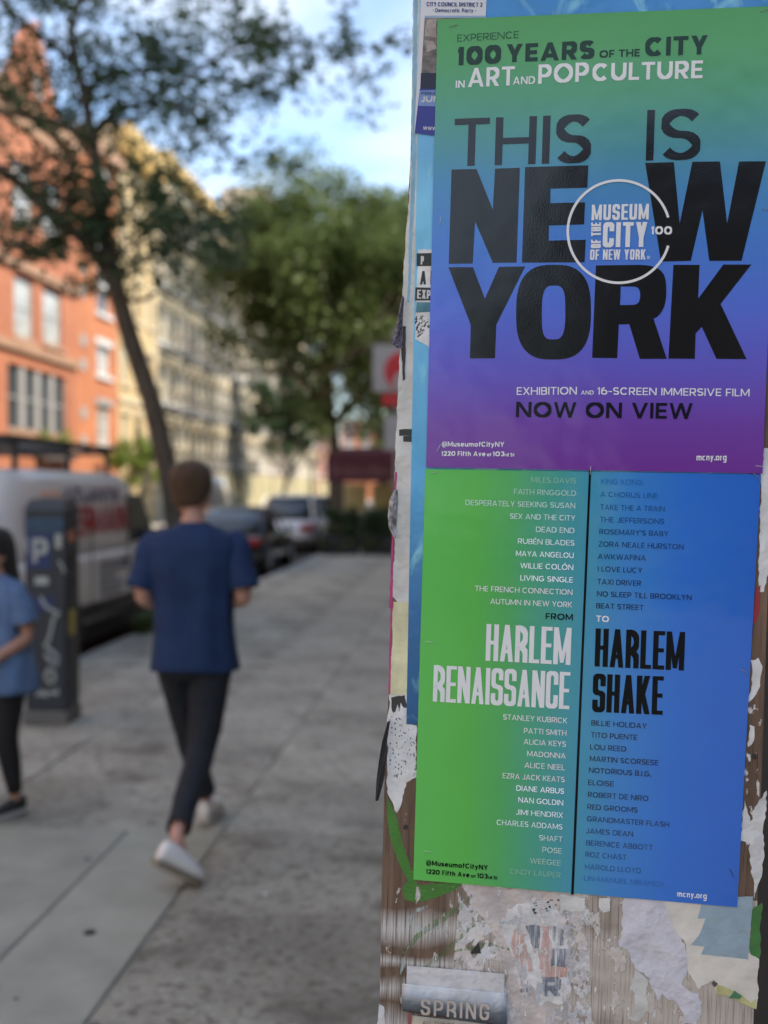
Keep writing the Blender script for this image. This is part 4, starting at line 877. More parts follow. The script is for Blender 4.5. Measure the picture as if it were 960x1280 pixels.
# street tree beside the van
tree = thing('street_tree', 'dark leaning street tree beside the van with thin airy crown', 'tree', tuple(G(231, 786)))
tb = Vector(tree.location); T = 13.2
def TW(px, py, dy=0): return AY(px, py, tb.y + dy) - tb
mb = MB(); r_ = random.Random(4); tips = []
limb(mb, [Vector((0, 0, -.02)), TW(226, 700), TW(213, 600), TW(189, 500, -.1), TW(162, 420, -.15), TW(145, 360, -.2), TW(132, 300, -.2)], .135, .095, 12)
limb(mb, [TW(132, 302, -.2), TW(124, 240, -.2), TW(117, 185, -.1), TW(106, 120, .1), TW(95, 75, .2)], .085, .05, 10)
arms = [([(140, 345, -.2), (105, 300, -.3), (60, 262, -.6), (20, 225, -.9), (-20, 200, -1.2)], .085, .055),
        ([(120, 185, -.1), (90, 160, 0), (50, 150, .1), (10, 140, .2), (-40, 120, .3)], .065, .03),
        ([(119, 165, 0), (150, 135, .3), (185, 128, .5), (235, 135, .8), (262, 165, 1.0), (285, 188, 1.2)], .055, .018),
        ([(95, 78, .2), (88, 40, .4), (100, 0, .6), (120, -60, .8)], .06, .03), ([(95, 78, .2), (60, 50, 0), (20, 20, -.2), (-20, -20, -.4)], .045, .02),
        ([(150, 368, -.2), (165, 376, -.4), (182, 374, -.5), (195, 366, -.6)], .035, .02),
        ([(104, 110, .1), (150, 92, .6), (210, 88, 1.0), (270, 100, 1.3), (320, 105, 1.5), (360, 85, 1.8)], .04, .010),
        ([(185, 128, .5), (230, 100, .4), (290, 60, .3), (350, 50, .2), (420, 60, .2), (460, 70, .2)], .03, .006),
        ([(100, 0, .6), (160, -10, .9), (230, -5, 1.2), (300, 5, 1.5)], .03, .01), ([(60, 262, -.6), (30, 300, -.8), (-10, 330, -1)], .04, .015)]
AR = []
for pts, a, c in arms:
    q = [TW(*p_) for p_ in pts]; limb(mb, q, a, c, 7); AR.append(q)
    for k in range(1, len(q)):
        for _ in range(3):
            s_ = q[k - 1].lerp(q[k], r_.random()); d = Vector((r_.gauss(0, .7), r_.gauss(0, .7), r_.gauss(.25, .6))).normalized()
            if a > .02 and not (pts[0][1] == 368): spread(mb, s_, d, max(.008, c * .5), 1, r_, tips, .6)
trunk = mb.build('trunk', bark, tree, True)
cl = []
for p_, dpt in tips: cl.append((p_, (.24, .26, .14), 9))
def area(x0, y0, x1, y1, n, cnt, rad=(.20, .28, .13), dy=(-1.2, 1.6)):
    for _ in range(n):
        cl.append((TW(r_.uniform(x0, x1), r_.uniform(y0, y1), r_.uniform(*dy)), (rad[0] * r_.uniform(.6, 1.3), rad[1], rad[2] * r_.uniform(.6, 1.3)), cnt))
area(-20, -40, 250, 130, 80, 12, (.34, .3, .22)); area(-20, 120, 110, 330, 40, 18, (.28, .3, .18))
area(70, 205, 245, 365, 115, 16, (.22, .3, .13)); area(190, 245, 305, 335, 70, 19, (.22, .3, .13))
area(20, 270, 140, 330, 10, 70)
area(250, 15, 350, 120, 26, 11, (.26, .3, .2)); area(330, 45, 400, 105, 14, 22); area(400, 25, 490, 100, 9, 20, (.14, .2, .10)); area(160, 120, 300, 215, 34, 13, (.28, .3, .2)); area(300, 150, 352, 195, 3, 14)
leaves(cl, .055, 5).build('crown', leaf_dark, tree)
# plants round its foot
pit = leaves([(Vector((r_.uniform(-.45, .45), r_.uniform(-.5, .5), .12)), (.12, .12, .14), 60) for _ in range(16)], .05, 9).build('tree_pit_plants', leaf_mid, loc=(tb.x, tb.y, 0)); pit['kind'] = 'stuff'; tag(pit, 'low green plants round the foot of the leaning tree', 'plants')

def crown_tree(name, label, base, h, r, trunk_h, m, seed, n_cl=60, per=170, size=.10, lean=(0, 0), squash=.8, group='street trees'):
    o = thing(name, label, 'tree', base, 0, group); r_ = random.Random(seed); mb = MB(); tips = []
    top = Vector((lean[0], lean[1], trunk_h))
    limb(mb, [Vector((0, 0, -.05)), Vector((lean[0] * .2, lean[1] * .2, trunk_h * .35)), Vector((lean[0] * .6, lean[1] * .6, trunk_h * .7)), top], .20 * r / 4, .13 * r / 4, 9)
    for k in range(6):
        a = k * 1.05 + r_.random(); d = Vector((math.cos(a) * .8, math.sin(a) * .8, .8)).normalized(); spread(mb, top, d, .09 * r / 4, 2, r_, tips, r * .55)
    mb.build('trunk', bark, o, True)
    cc = Vector((lean[0], lean[1], (h + trunk_h) / 2)); hz = (h - trunk_h) / 2; cls = []
    for k in range(n_cl):
        q = Vector((r_.gauss(0, 1), r_.gauss(0, 1), r_.gauss(0, 1))).normalized() * (r_.random() ** .45)
        bump_ = .78 + .35 * mnoise.noise(q * 1.7 + Vector((seed, 0, 0)))
        p_ = cc + Vector((q.x * r, q.y * r, q.z * hz)) * bump_; s_ = r * r_.uniform(.13, .24)
        cls.append((p_, (s_, s_, s_ * .7), per))
    leaves(cls, size, seed).build('crown', m, o); return o
crown_tree('street_tree', 'bushy dark green tree above the parked white car', (-4.3, 37, 0), 13.2, 5.5, 3.8, leaf_mid, 21, 240, 210, .11, (-.2, 0))
crown_tree('street_tree', 'tall tree with high loose crown nearest the board edge, beyond the bushy ones', (-4.2, 52, 0), 17.0, 5.6, 5.0, leaf_mid, 22, 130, 240, .15, (.8, 0))
crown_tree('street_tree', 'medium dark tree across the street just past the fire escapes', (-12.6, 75, 0), 12.8, 3.6, 2.4, leaf_dark, 23, 110, 230, .12, (.3, 0))
crown_tree('street_tree', 'distant tree over the far end of the sidewalk', (-4.3, 68, 0), 14, 5.6, 4.0, leaf_mid, 24, 90, 170, .15)
crown_tree('street_tree', 'small lime green sunlit tree behind the van roof across the street', (-14.2, 47.0, 0), 4.3, 1.8, 1.2, leaf_lime, 25, 46, 150, .07)
crown_tree('street_tree', 'far tree before the tall buff block across the street', (-13.8, 98, 0), 12.5, 4.2, 3.5, leaf_mid, 27, 55, 130, .15)
crown_tree('street_tree', 'farthest tree at the end of the street', (-9, 128, 0), 12, 5, 3.5, leaf_mid, 28, 50, 120, .18)

# ------------------------------------------------------------------ buildings
pane_mesh = {}
def window(parent, u0, u1, z0, z1, frame_m, pane_m, sill_m=None, lintel_m=None, bars=1, trim=.12):
    """window part set in an opening; pane is its sub-part"""
    w_, h_ = u1 - u0, z1 - z0; key = (round(w_, 2), round(h_, 2), frame_m.name, bars, sill_m.name if sill_m else '', lintel_m.name if lintel_m else '')
    if key not in pane_mesh:
        mb = MB(); t = .06
        mb.b2(0, t, .10, .17, 0, h_); mb.b2(w_ - t, w_, .10, .17, 0, h_); mb.b2(t, w_ - t, .10, .17, 0, t); mb.b2(t, w_ - t, .10, .17, h_ - t, h_); mb.b2(t, w_ - t, .11, .16, h_ / 2 - t / 2, h_ / 2 + t / 2)
        for k in range(1, bars): mb.b2(w_ * k / bars - .2, w_ * k / bars + .2, .03, .18, t, h_ - t)
        if sill_m: mb.b2(-trim, w_ + trim, -.12, .10, -.18, -.002, 1)
        if lintel_m: mb.b2(-trim, w_ + trim, -.07, .0, h_ + .002, h_ + .28, 2)
        f = mb.build('window', [frame_m, sill_m or frame_m, lintel_m or frame_m], parent)
        pane_mesh[key] = f.data
    else: f = bpy.data.objects.new('window', pane_mesh[key]); COL.objects.link(f); f.parent = parent
    f.location = (u0, 0, z0)
    k2 = ('p', round(w_, 2), round(h_, 2), pane_m.name)
    if k2 not in pane_mesh:
        g = MB().b2(.02, w_ - .02, .14, .15, .02, h_ - .02).build('pane', pane_m, f); pane_mesh[k2] = g.data
    else: g = bpy.data.objects.new('pane', pane_mesh[k2]); COL.objects.link(g); g.parent = f
    return f
def wall(parent, W, H, D, openings, m, name='wall', z_base=-.05):
    us = sorted({0, W} | {o[0] for o in openings} | {o[1] for o in openings}); zs = sorted({z_base, H} | {o[2] for o in openings} | {o[3] for o in openings}); mb = MB()
    for i in range(len(us) - 1):
        for j in range(len(zs) - 1):
            cu, cz = (us[i] + us[i + 1]) / 2, (zs[j] + zs[j + 1]) / 2
            if any(o[0] < cu < o[1] and o[2] < cz < o[3] for o in openings): continue
            mb.add([(us[i], 0, zs[j]), (us[i + 1], 0, zs[j]), (us[i + 1], 0, zs[j + 1]), (us[i], 0, zs[j + 1])], [(0, 1, 2, 3)])
    for (a, c, e, f) in openings:
        d = .3; mb.add([(a, 0, e), (c, 0, e), (c, 0, f), (a, 0, f), (a, d, e), (c, d, e), (c, d, f), (a, d, f)], [(0, 1, 5, 4), (1, 2, 6, 5), (2, 3, 7, 6), (3, 0, 4, 7), (4, 5, 6, 7)])
    mb.add([(0, 0, z_base), (0, 0, H), (0, D, H), (0, D, z_base), (W, 0, z_base), (W, 0, H), (W, D, H), (W, D, z_base)], [(0, 1, 2, 3), (4, 7, 6, 5), (1, 5, 6, 2), (3, 2, 6, 7)])
    return mb.build(name, m, parent)
def brickmat(name, c1_, c2_, mortar, sc=1.0):
    m = bpy.data.materials.new(name); m.use_nodes = True; n = m.node_tree; p_ = n.nodes['Principled BSDF']; p_.inputs['Roughness'].default_value = .85
    t = n.nodes.new('ShaderNodeTexCoord'); mp_ = n.nodes.new('ShaderNodeMapping'); mp_.inputs['Rotation'].default_value = (R(90), 0, 0); n.links.new(t.outputs['Object'], mp_.inputs[0])
    bt = n.nodes.new('ShaderNodeTexBrick'); bt.inputs['Scale'].default_value = 3.0 * sc; bt.inputs['Mortar Size'].default_value = .015; bt.inputs['Color1'].default_value = c1_ + (1,); bt.inputs['Color2'].default_value = c2_ + (1,); bt.inputs['Mortar'].default_value = mortar + (1,)
    n.links.new(mp_.outputs[0], bt.inputs[0])
    ns = n.nodes.new('ShaderNodeTexNoise'); ns.inputs['Scale'].default_value = .6; ns.inputs['Detail'].default_value = 6; n.links.new(t.outputs['Object'], ns.inputs[0])
    mr = n.nodes.new('ShaderNodeMapRange'); mr.inputs[1].default_value = .3; mr.inputs[2].default_value = .7; mr.inputs[3].default_value = .82; mr.inputs[4].default_value = 1.15; n.links.new(ns.outputs[0], mr.inputs[0])
    sc_ = n.nodes.new('ShaderNodeVectorMath'); sc_.operation = 'SCALE'; n.links.new(bt.outputs[0], sc_.inputs[0]); n.links.new(mr.outputs[0], sc_.inputs['Scale']); n.links.new(sc_.outputs[0], p_.inputs['Base Color']); return m
brick_or = brickmat('orange_brick', (.46, .165, .08), (.39, .13, .06), (.42, .24, .16)); brick_or2 = brickmat('bright_orange_brick', (.53, .19, .075), (.47, .155, .065), (.45, .25, .16))
brick_buff = brickmat('buff_brick', (.60, .45, .22), (.54, .40, .20), (.5, .42, .3)); brick_cream = brickmat('cream_brick', (.60, .53, .38), (.54, .48, .35), (.5, .45, .38))
brick_tan = brickmat('tan_brick', (.48, .38, .27), (.42, .33, .24), (.4, .36, .3)); brick_brown = brickmat('brown_brick', (.22, .13, .09), (.18, .11, .08), (.25, .2, .17)); brick_red = brickmat('red_brick', (.34, .11, .07), (.29, .09, .06), (.32, .24, .2))
sandst = mat('brown_sandstone', (.40, .24, .15), .8, .15, 3)
FX = -16.0
def left_building(name, label, y0, y1, group=None): return thing(name, label, 'building', (FX, y0, 0), R(90), group)
def uy(px, off=0): d = ray(px, 600); return FX * d.y / d.x - off         # street distance of a picture column on the facade line
def hz(px, py): return AX(px, py, FX).z
def regular(bd, W, H, D, m, cols, rows, fm, pm, sm, lm, ww=1.1, skip=None):
    ops = []
    for j, (z0, z1) in enumerate(rows):
        for i in range(cols):
            c = W * (i + .5) / cols; ops.append((c - ww / 2, c + ww / 2, z0, z1))
    wall(bd, W, H, D, ops, m)
    for k, o_ in enumerate(ops): window(bd, *o_, fm, pm[(k * 7 + k // 3) % len(pm)], sm, lm)
    return ops
# ornate brick house, with mullioned parlour window and gabled top
Y0, Y1 = 30.0, uy(95); bd = left_building('brick_townhouse', 'ornate orange brick house with tall gable, left edge of the street view', Y0, Y1); W = Y1 - Y0
def wu(px): return uy(px) - Y0
o1 = (wu(10), wu(84), hz(45, 540), hz(45, 462)); o2 = (wu(19), wu(44), hz(32, 424), hz(32, 348)); o3 = (wu(55), wu(79), hz(67, 432), hz(67, 364))
o4 = (wu(8), wu(34), hz(22, 325), hz(22, 285)); o5 = (wu(50), wu(72), hz(60, 335), hz(60, 295)); o6 = (wu(8), wu(34), hz(22, 270), hz(22, 228)); o7 = (wu(50), wu(72), hz(60, 285), hz(60, 245))
oo = [o1, o2, o3, (o2[0], o2[1], 11.2, 13.4), (o3[0], o3[1], 11.2, 13.4)]
for k in range(3):
    u_ = .8 + k * 2.4
    for (a, c) in ((3.6, 5.8), (7.0, 9.2), (11.2, 13.4)): oo.append((u_, u_ + 1.2, a, c))
wall(bd, W, 15.2, 14, oo, brick_or)
window(bd, *o1, stone_grey, glass_dark, sandst, None, 4)
for o_ in oo[1:]: window(bd, *o_, stone_grey, glass_pale, sandst, None)
for z0, m_ in ((hz(45, 446), sandst), (hz(60, 335) - .6, sandst), (3.0, sandst), (14.6, sandst)): MB().b2(0, W + .02, -.16, -.002, z0, z0 + .32).build('stone_band', m_, bd)
MB().b2(0, W + .02, -.35, -.002, 15.2, 15.6).b2(0, W, .002, .6, 15.2, 15.9).build('cornice', sandst, bd)
g0, g1 = wu(15), wu(84); gm = (g0 + g1) / 2; gz = hz(50, 28)
MB().add([(g0, .05, 15.6), (g1, .05, 15.6), (gm, .05, gz), (g0, .6, 15.6), (g1, .6, 15.6), (gm, .6, gz)], [(0, 1, 2), (3, 5, 4), (0, 2, 5, 3), (2, 1, 4, 5), (0, 3, 4, 1)]).build('gable', brick_or, bd)
MB().disc((gm, .03, 16.6), .45, 'Y', 16, .06).build('gable_roundel', stone_grey, bd)
MB().add([(0, .6, 15.6), (W, .6, 15.6), (W, 6, 18.2), (0, 6, 18.2), (0, 14, 15.6), (W, 14, 15.6)], [(0, 1, 2, 3), (3, 2, 5, 4), (0, 3, 4), (1, 5, 2)]).build('roof', mat('slate_roof', (.20, .13, .11), .8, .2, 4), bd)
for k in range(5): pass
pl = MB()
for px in (50, 64, 74):
    u_ = wu(px); z_ = hz(px, 566); pl.b2(u_ - .5, u_ + .5, -.45, -.16, z_ - .3, z_)
pl.build('window_box', mat('terracotta_box', (.10, .08, .07), .8), bd)
for px in (50, 64, 74):
    u_ = wu(px); z_ = hz(px, 556); leaves([(Vector((u_ + r_.uniform(-.5, .5), -.35, z_ + r_.uniform(-.1, .5))), (.3, .2, .35), 90) for _ in range(3)], .06, px).build('window_plants', leaf_lime, bd)['kind'] = 'stuff'
# slim brick house with white trimmed windows
Y0, Y1 = uy(95) + .02, uy(148); bd = left_building('brick_townhouse', 'slim bright orange brick house with white window trim left of the tree trunk', Y0, Y1); W = Y1 - Y0
ops = [(wu(122), wu(138), hz(130, y1_), hz(130, y0_)) for y0_, y1_ in ((343, 393), (433, 470), (507, 556))] + [(wu(122), wu(138), a, a + 1.9) for a in (10.6, 13.4)]
wall(bd, W, 16.4, 14, ops, brick_or2)
for k, o_ in enumerate(ops): window(bd, *o_, trimwhite, glass_pale if k != 0 else glass_dark, trimwhite if k != 2 else stone_grey, trimwhite if k != 2 else stone_grey, 1, .22)
q = MB()
for z_ in (3.4, 4.6, 6.6, 7.6, 9.6, 10.6, 12.6, 13.6): q.b2(wu(101), wu(107), -.06, -.002, z_, z_ + .5)
q.build('quoins', stone_grey, bd); MB().b2(0, W, -.4, -.002, 16.0, 16.5).build('cornice', sandst, bd)
# buff house with tall cornice
Y0, Y1 = uy(148) + .02, uy(196); bd = left_building('buff_house', 'tall buff house with golden cornice behind the leaning tree trunk', Y0, Y1); W = Y1 - Y0; Hh = hz(166, 178)
regular(bd, W, Hh, 14, brick_buff, 3, [(3.4, 5.2), (6.6, 8.4), (9.8, 11.6), (13.0, 14.8), (16.0, 17.4)], stone_warm, [glass_pale, glass_dark], stone_warm, stone_warm, .95)
c = MB().b2(-.1, W + .01, -.7, -.002, Hh - .5, Hh + .1).b2(-.1, W + .01, -.45, -.004, Hh - 1.1, Hh - .502)
for k in range(12): c.b2(W * k / 12, W * k / 12 + .2, -.62, -.452, Hh - 1.0, Hh - .51)
c.build('cornice', mat('golden_cornice', (.60, .42, .16), .7, .15, 4), bd)
MB().b2(0, W, -.1, -.002, 5.7, 6.0).build('stone_band', stone_warm, bd)
# tenement with fire escapes
Y0, Y1 = uy(196) + .02, uy(272); bd = left_building('tenement', 'cream tenement covered in grey iron fire escapes', Y0, Y1); W = Y1 - Y0; Hh = hz(200, 195)
rws = [(3.2 + 3.1 * k, 5.1 + 3.1 * k) for k in range(5)]
regular(bd, W, Hh, 14, brick_cream, 9, rws, stone_warm, [glass_dark, glass_pale, glass_dark], trimwhite, stone_warm, 1.05)
MB().b2(0, W, -.7, -.002, Hh - .5, Hh + .1).build('cornice', mat('golden_cornice', (.6, .4, .2)), bd)
def fire_escape(bd, u0, u1, floors, z0, dz, d=1.15):
    for k in range(floors):
        z_ = z0 + dz * k; fe = MB(); n = int((u1 - u0) / .22)
        for i in range(6): fe.b2(u0, u1, -d + i * .2, -d + i * .2 + .07, z_, z_ + .04)
        for y_ in (-d, -.02 - .04): fe.b2(u0, u1, y_, y_ + .04, z_ - .09, z_ - .001)
        for zz in (.45, .95): fe.b2(u0, u1, -d - .02, -d + .02, z_ + zz, z_ + zz + .04); fe.b2(u0 - .02, u0 + .02, -d + .022, -.03, z_ + zz, z_ + zz + .04); fe.b2(u1 - .02, u1 + .02, -d + .022, -.03, z_ + zz, z_ + zz + .04)
        for i in range(n + 1):
            u_ = u0 + (u1 - u0) * i / n; fe.b2(u_ - .012, u_ + .012, -d - .045, -d - .021, z_ + .04, z_ + .99)
        if k < floors - 1:
            for y_ in (-d + .30, -d + .72):
                fe.tube([(u0 + .5, y_, z_ + .04), (u1 - .7, y_, z_ + dz)], .04, 4)
            for i in range(10):
                f = (i + .5) / 10; fe.b2(u0 + .5 + (u1 - .7 - u0 - .5) * f - .1, u0 + .5 + (u1 - .7 - u0 - .5) * f + .1, -d + .31, -d + .71, z_ + dz * f, z_ + dz * f + .03)
        fe.build('fire_escape', MATS['iron'], bd)
mat('iron', (.085, .09, .095), .6, .3, 6)
fire_escape(bd, W * .02, W * .31, 5, 2.7, 3.1); fire_escape(bd, W * .36, W * .64, 5, 2.7, 3.1); fire_escape(bd, W * .69, W * .97, 5, 2.7, 3.1)
# next ones down the street
def more_left(name, label, Y0, Y1, H, m, cols, pm, fe=False, gcol=None, first=3.2):
    bd = left_building(name, label, Y0, Y1); W = Y1 - Y0; nf = int((H - first - .8) / 3.1) + 0
    regular(bd, W, H, 14, m, cols, [(first + 3.1 * k, first + 1.9 + 3.1 * k) for k in range(nf)], trimwhite, pm, trimwhite, stone_warm, 1.1)
    MB().b2(0, W, -.6, -.002, H - .45, H + .1).build('cornice', gcol or stone_warm, bd)
    if fe: fire_escape(bd, W * .3, W * .62, nf - 1, first - .5, 3.1)
    # shopfront / stoop level
    MB().b2(W * .1, W * .45, -.25, -.003, .0, 2.6).b2(W * .55, W * .9, -.25, -.003, .0, 2.6).build('shopfront', mat('yellow_shopfront', (.50, .45, .27), .6, .2, 3), bd)
    return bd
more_left('tenement', 'pale cream building with one fire escape after the tenement', uy(272) + .02, uy(318), 17.5, brick_cream, 7, [glass_dark, glass_pale], True)
more_left('tenement', 'narrow cream walk up between the tall buff building and the fire escapes', uy(318) + .02, uy(337), 15.5, brick_cream, 5, [glass_pale, glass_dark])
bt_ = more_left('tenement', 'buff building with a rooftop tower house that shows above the trees', uy(337) + .02, uy(362), hz(337, 275), brick_tan, 7, [glass_dark, glass_pale])
MB().b2(.6, 5.5, .5, 4.0, hz(337, 275) + .003, hz(345, 243)).build('roof_house', brick_tan, bt_, bevel=.1)
more_left('tenement', 'far cream building with yellow shopfront', uy(362) + .02, uy(396), 15, brick_cream, 8, [glass_pale, glass_dark])
more_left('tenement', 'far red brick building near the end of the street', uy(396) + .02, uy(412), 14, brick_red, 5, [glass_pale, glass_dark])
bd = thing('end_building', 'orange and cream building closing the end of the street', 'building', (-20, 175, 0)); regular(bd, 13, 12.5, 12, brick_or2, 5, [(3.2, 5.2), (6.4, 8.4), (9.2, 11.2)], trimwhite, [glass_pale, glass_dark], trimwhite, trimwhite, 1.3); MB().b2(0, 13, -.5, -.002, 12.1, 12.7).build('cornice', stone_warm, bd)
bd = thing('end_building', 'cream building beside the awning at the street end', 'building', (-6.9, 172, 0)); regular(bd, 16, 15, 12, brick_cream, 6, [(3.2, 5.2), (6.4, 8.4), (9.2, 11.2), (12, 13.8)], trimwhite, [glass_pale, glass_dark], trimwhite, trimwhite, 1.4); MB().b2(0, 16, -.5, -.002, 14.6, 15.2).build('cornice', trimwhite, bd)
# more of the opposite side beside and behind the camera
for k, (Y0, H, m, lb) in enumerate(((14.5, 15, brick_cream, 'cream brick house just outside the left of the view'), (-3, 17, brick_or, 'orange brick house across the street level with the board'), (-22, 16, brick_buff, 'buff house across the street behind the viewer'), (-44, 18, brick_cream, 'cream tenement farther behind the viewer'))):
    W = (30.0 if k == 0 else (14.4 if k == 1 else (-3.1 if k == 2 else -22.1))) - Y0; bd = left_building('street_house', lb, Y0, Y0 + W)
    regular(bd, W, H, 12, m, 6, [(3.4 + 3.2 * j, 5.3 + 3.2 * j) for j in range(4)], trimwhite, [glass_dark, glass_pale], trimwhite, stone_warm); MB().b2(0, W, -.6, -.002, H - .4, H + .1).build('cornice', stone_warm, bd)
# near side of the street: the tall houses that throw the shade
for k, (Ya, Yb, H, m, lb) in enumerate(((-62, -21, 7.6, brick_tan, 'tan apartment house on the near side far behind the viewer'), (-2.2, 9.5, 20.5, brick_cream, 'cream apartment house rising over the near sidewalk'), (9.6, 24, 20, brick_cream, 'cream building on the near side behind the board'), (24.1, 70, 10.5, brick_tan, 'tan building on the near side farther down the street'), (70.1, 150, 12, brick_brown, 'brown building at the far end of the near side'))):
    bd = thing('apartment_house', lb, 'building', (3.25, Yb, 0), R(-90)); W = Yb - Ya
    regular(bd, W, H, 14, m, max(4, int(W / 4)), [(4.4 + 3.1 * j, 6.3 + 3.1 * j) for j in range(int((H - 5) / 3.1))], trimwhite if k == 2 else steel_dark, [glass_dark, glass_pale], stone_grey, stone_grey)
    MB().b2(0, W, -.6, -.002, H - .4, H + .15).build('cornice', stone_grey, bd)
    MB().b2(.2, W - .2, -.22, -.003, 0, 3.4).build('shopfront', mat('dark_red_shopfront', (.09, .02, .02), .4, .3, 2) if k == 2 else mat('dark_shopfront', (.02, .022, .025), .3, .3, 2), bd)

bd = thing('added_sky_blocker', 'added tall brown block screening the low sky far behind the viewer', 'building', (38, -92, 0), R(180)); regular(bd, 47, 34, 10, brick_brown, 12, [(4 + 3.4 * j, 6 + 3.4 * j) for j in range(9)], steel_dark, [glass_dark], stone_grey, stone_grey); MB().b2(0, 47, -.6, -.002, 33.4, 34.2).build('cornice', stone_grey, bd)  # unseen block, added to keep low sky out of the title letters' reflections
crown_tree('street_tree', 'added tree behind the viewer that mottles the poster reflections', (-4.6, -30, 0), 10.0, 3.4, 3.6, leaf_dark, 31, 60, 120, .12)  # unseen tree, added to break up the sky sheen on the left letters
# ------------------------------------------------------------------ vehicles
def wheel(parent, x, y, r, w_, side_):
    t = MB().tube([(x - w_ / 2, y, r), (x - w_ * .42, y, r), (x + w_ * .42, y, r), (x + w_ / 2, y, r)], [r * .93, r, r, r * .93], 24).build('wheel', rubber, parent, True)
    MB().tube([(x + side_ * (w_ / 2 + .002), y, r), (x + side_ * (w_ / 2 + .015), y, r)], r * .62, 16).tube([(x + side_ * (w_ / 2 + .016), y, r), (x + side_ * (w_ / 2 + .035), y, r)], r * .18, 10).build('rim', steel_grey, t)
def hull(profile, half, zt=None, inset=None):
    """closed body: profile = list of (y,z,halfwidth)"""
    mb = MB(); N = len(profile); vs = [(-p_[2], p_[0], p_[1]) for p_ in profile] + [(p_[2], p_[0], p_[1]) for p_ in profile]
    loop = [Vector((p_[0], p_[1], 0)) for p_ in profile]; tri = [tuple(f) for f in tessellate_polygon([loop])]
    mb.add(vs, tri + [tuple(i + N for i in f[::-1]) for f in tri] + [(i, (i + 1) % N, N + (i + 1) % N, N + i) for i in range(N)]); return mb
def make_van(label, loc, paint_m, rz=0, name='parked_van', decals=True, L=5.8, H=2.0):
    o = thing(name, label, 'van', loc, rz); hw = .98        # local +Y = front
    lower = [(0.02, .42, hw), (0, 1.05, hw), (L - 1.62, 1.05, hw), (L - .15, 1.02, hw * .96), (L, .85, hw * .9), (L + .02, .42, hw * .9)]
    MB_b = MB().loft([((0, L / 2, .38), hw * .97, L / 2 - .02), ((0, L / 2, .6), hw, L / 2), ((0, L / 2 - .02, 1.0), hw, L / 2 - .03), ((0, L / 2 - .08, 1.12), hw * .985, L / 2 - .12)], 48, sq=9)
    MB_b.build('lower_body', paint_m, o, True, subsurf=0)
    up_ = MB(); n = 48
    rings = []
    for z_, back, front, k in ((1.10, .06, L - 1.18, .985), (1.35, .05, L - 1.42, .975), (1.65, .06, L - 1.75, .95), (1.88, .10, L - 2.02, .90), (H - .03, .18, L - 2.2, .84), (H, .35, L - 2.45, .72)): rings.append(((0, (back + front) / 2, z_), hw * k, (front - back) / 2))
    up_.loft(rings, n, sq=8).build('upper_body', paint_m, o, True)
    for s_ in (-1, 1):   # glazing, doors, mirrors on both sides
        x = s_ * hw * .972
        g = MB().add([(x + s_ * .012, L - 2.55, 1.18), (x + s_ * .012, L - 1.42, 1.18), (s_ * hw * .945 + s_ * .012, L - 1.95, 1.74), (s_ * hw * .945 + s_ * .012, L - 2.55, 1.74)], [(0, 1, 2, 3)]).build('side_window', glass_dark, o); g.modifiers.new('t', 'SOLIDIFY').thickness = .012
        MB().box((s_ * (hw + .13), L - 1.55, 1.2), (.18, .12, .26)).build('wing_mirror', black_pl, o, bevel=.03)
        MB().box((s_ * (hw + .006), L / 2 - .3, .52), (.03, L - 2.4, .14)).build('side_rubbing_strip', black_pl, o)
        dr = MB()
        for y_ in (L - 2.62, L - 3.9, 1.0): dr.box((s_ * (hw + .001), y_, .9), (.008, .014, .95))
        dr.box((s_ * (hw + .012), L - 2.75, .98), (.03, .16, .04)).build('door_seam', black_pl, o)
        MB().box((s_ * .8, -.0, .98), (.14, .05, .5)).build('tail_light', mat('red_lamp', (.35, .02, .02), .3), o, bevel=.01)
        MB().box((s_ * .72, L + .0, .75), (.3, .06, .16)).build('headlight', mat('lamp_glass', (.6, .62, .65), .15), o, bevel=.02)
        for y_ in (1.15, L - 1.0): wheel(o, s_ * (hw - .12), y_, .36, .24, s_)
        for y_ in (1.15, L - 1.0): MB().tube([(s_ * (hw - .05), y_, .36), (s_ * (hw + .004), y_, .36)], .44, 24).build('wheel_arch', black_pl, o)
    w_ = MB().add([(-hw * .86, L - 1.32, 1.15), (hw * .86, L - 1.32, 1.15), (hw * .76, L - 2.0, 1.86), (-hw * .76, L - 2.0, 1.86)], [(0, 1, 2, 3)]); w_.v = [(x_, y_ + .10, z_ + .03) for x_, y_, z_ in w_.v]
    w_.build('windscreen', glass_dark, o)
    MB().b2(-.8, .8, -.05, .0, .35, .5).build('bumper', black_pl, o, bevel=.02); MB().b2(-.85, .85, L - .02, L + .08, .32, .52).build('bumper', black_pl, o, bevel=.02)
    MB().b2(-.7, .7, -.004, .05, 1.25, 1.65).build('rear_window', glass_dark, o)
    MB().b2(-.9, .9, .15, L - .2, .16, .40).build('underbody', black_pl, o)
    return o
silver = mat('silver_white_paint', (.80, .77, .75), .35, .05, 2, coat=.6)
vx, vy = -4.0 - .98, 9.75
van = make_van('silver grey work van with red and navy lettering parked at the kerb', (vx, vy, -.15), silver)
def side_text(txt, y0, y1, z0, h, t, m, cond=False):  # on the kerb side, x = +
    mb = MB()
    for i, q in enumerate(text_polys(txt, y1 - y0, h, t, cond)):
        xx = lambda z_: (.98 if z_ < 1.1 else .98 * (.985 - .0636 * (z_ - 1.1))) + .012 + .0004 * (i % 30)
        mb.add([(xx(z0 + c), y0 + a, z0 + c) for a, c in q], [(0, 1, 2, 3)])
    return mb.build('lettering', m, van)
navyv = mat('van_navy', (.03, .035, .14), .4); redv = mat('van_red', (.48, .02, .025), .4)
side_text('ATLANTIS', 1.2, 2.95, 1.67, .15, .04, navyv); side_text('WATERMAIN', .25, 3.2, 1.32, .30, .07, redv, True)
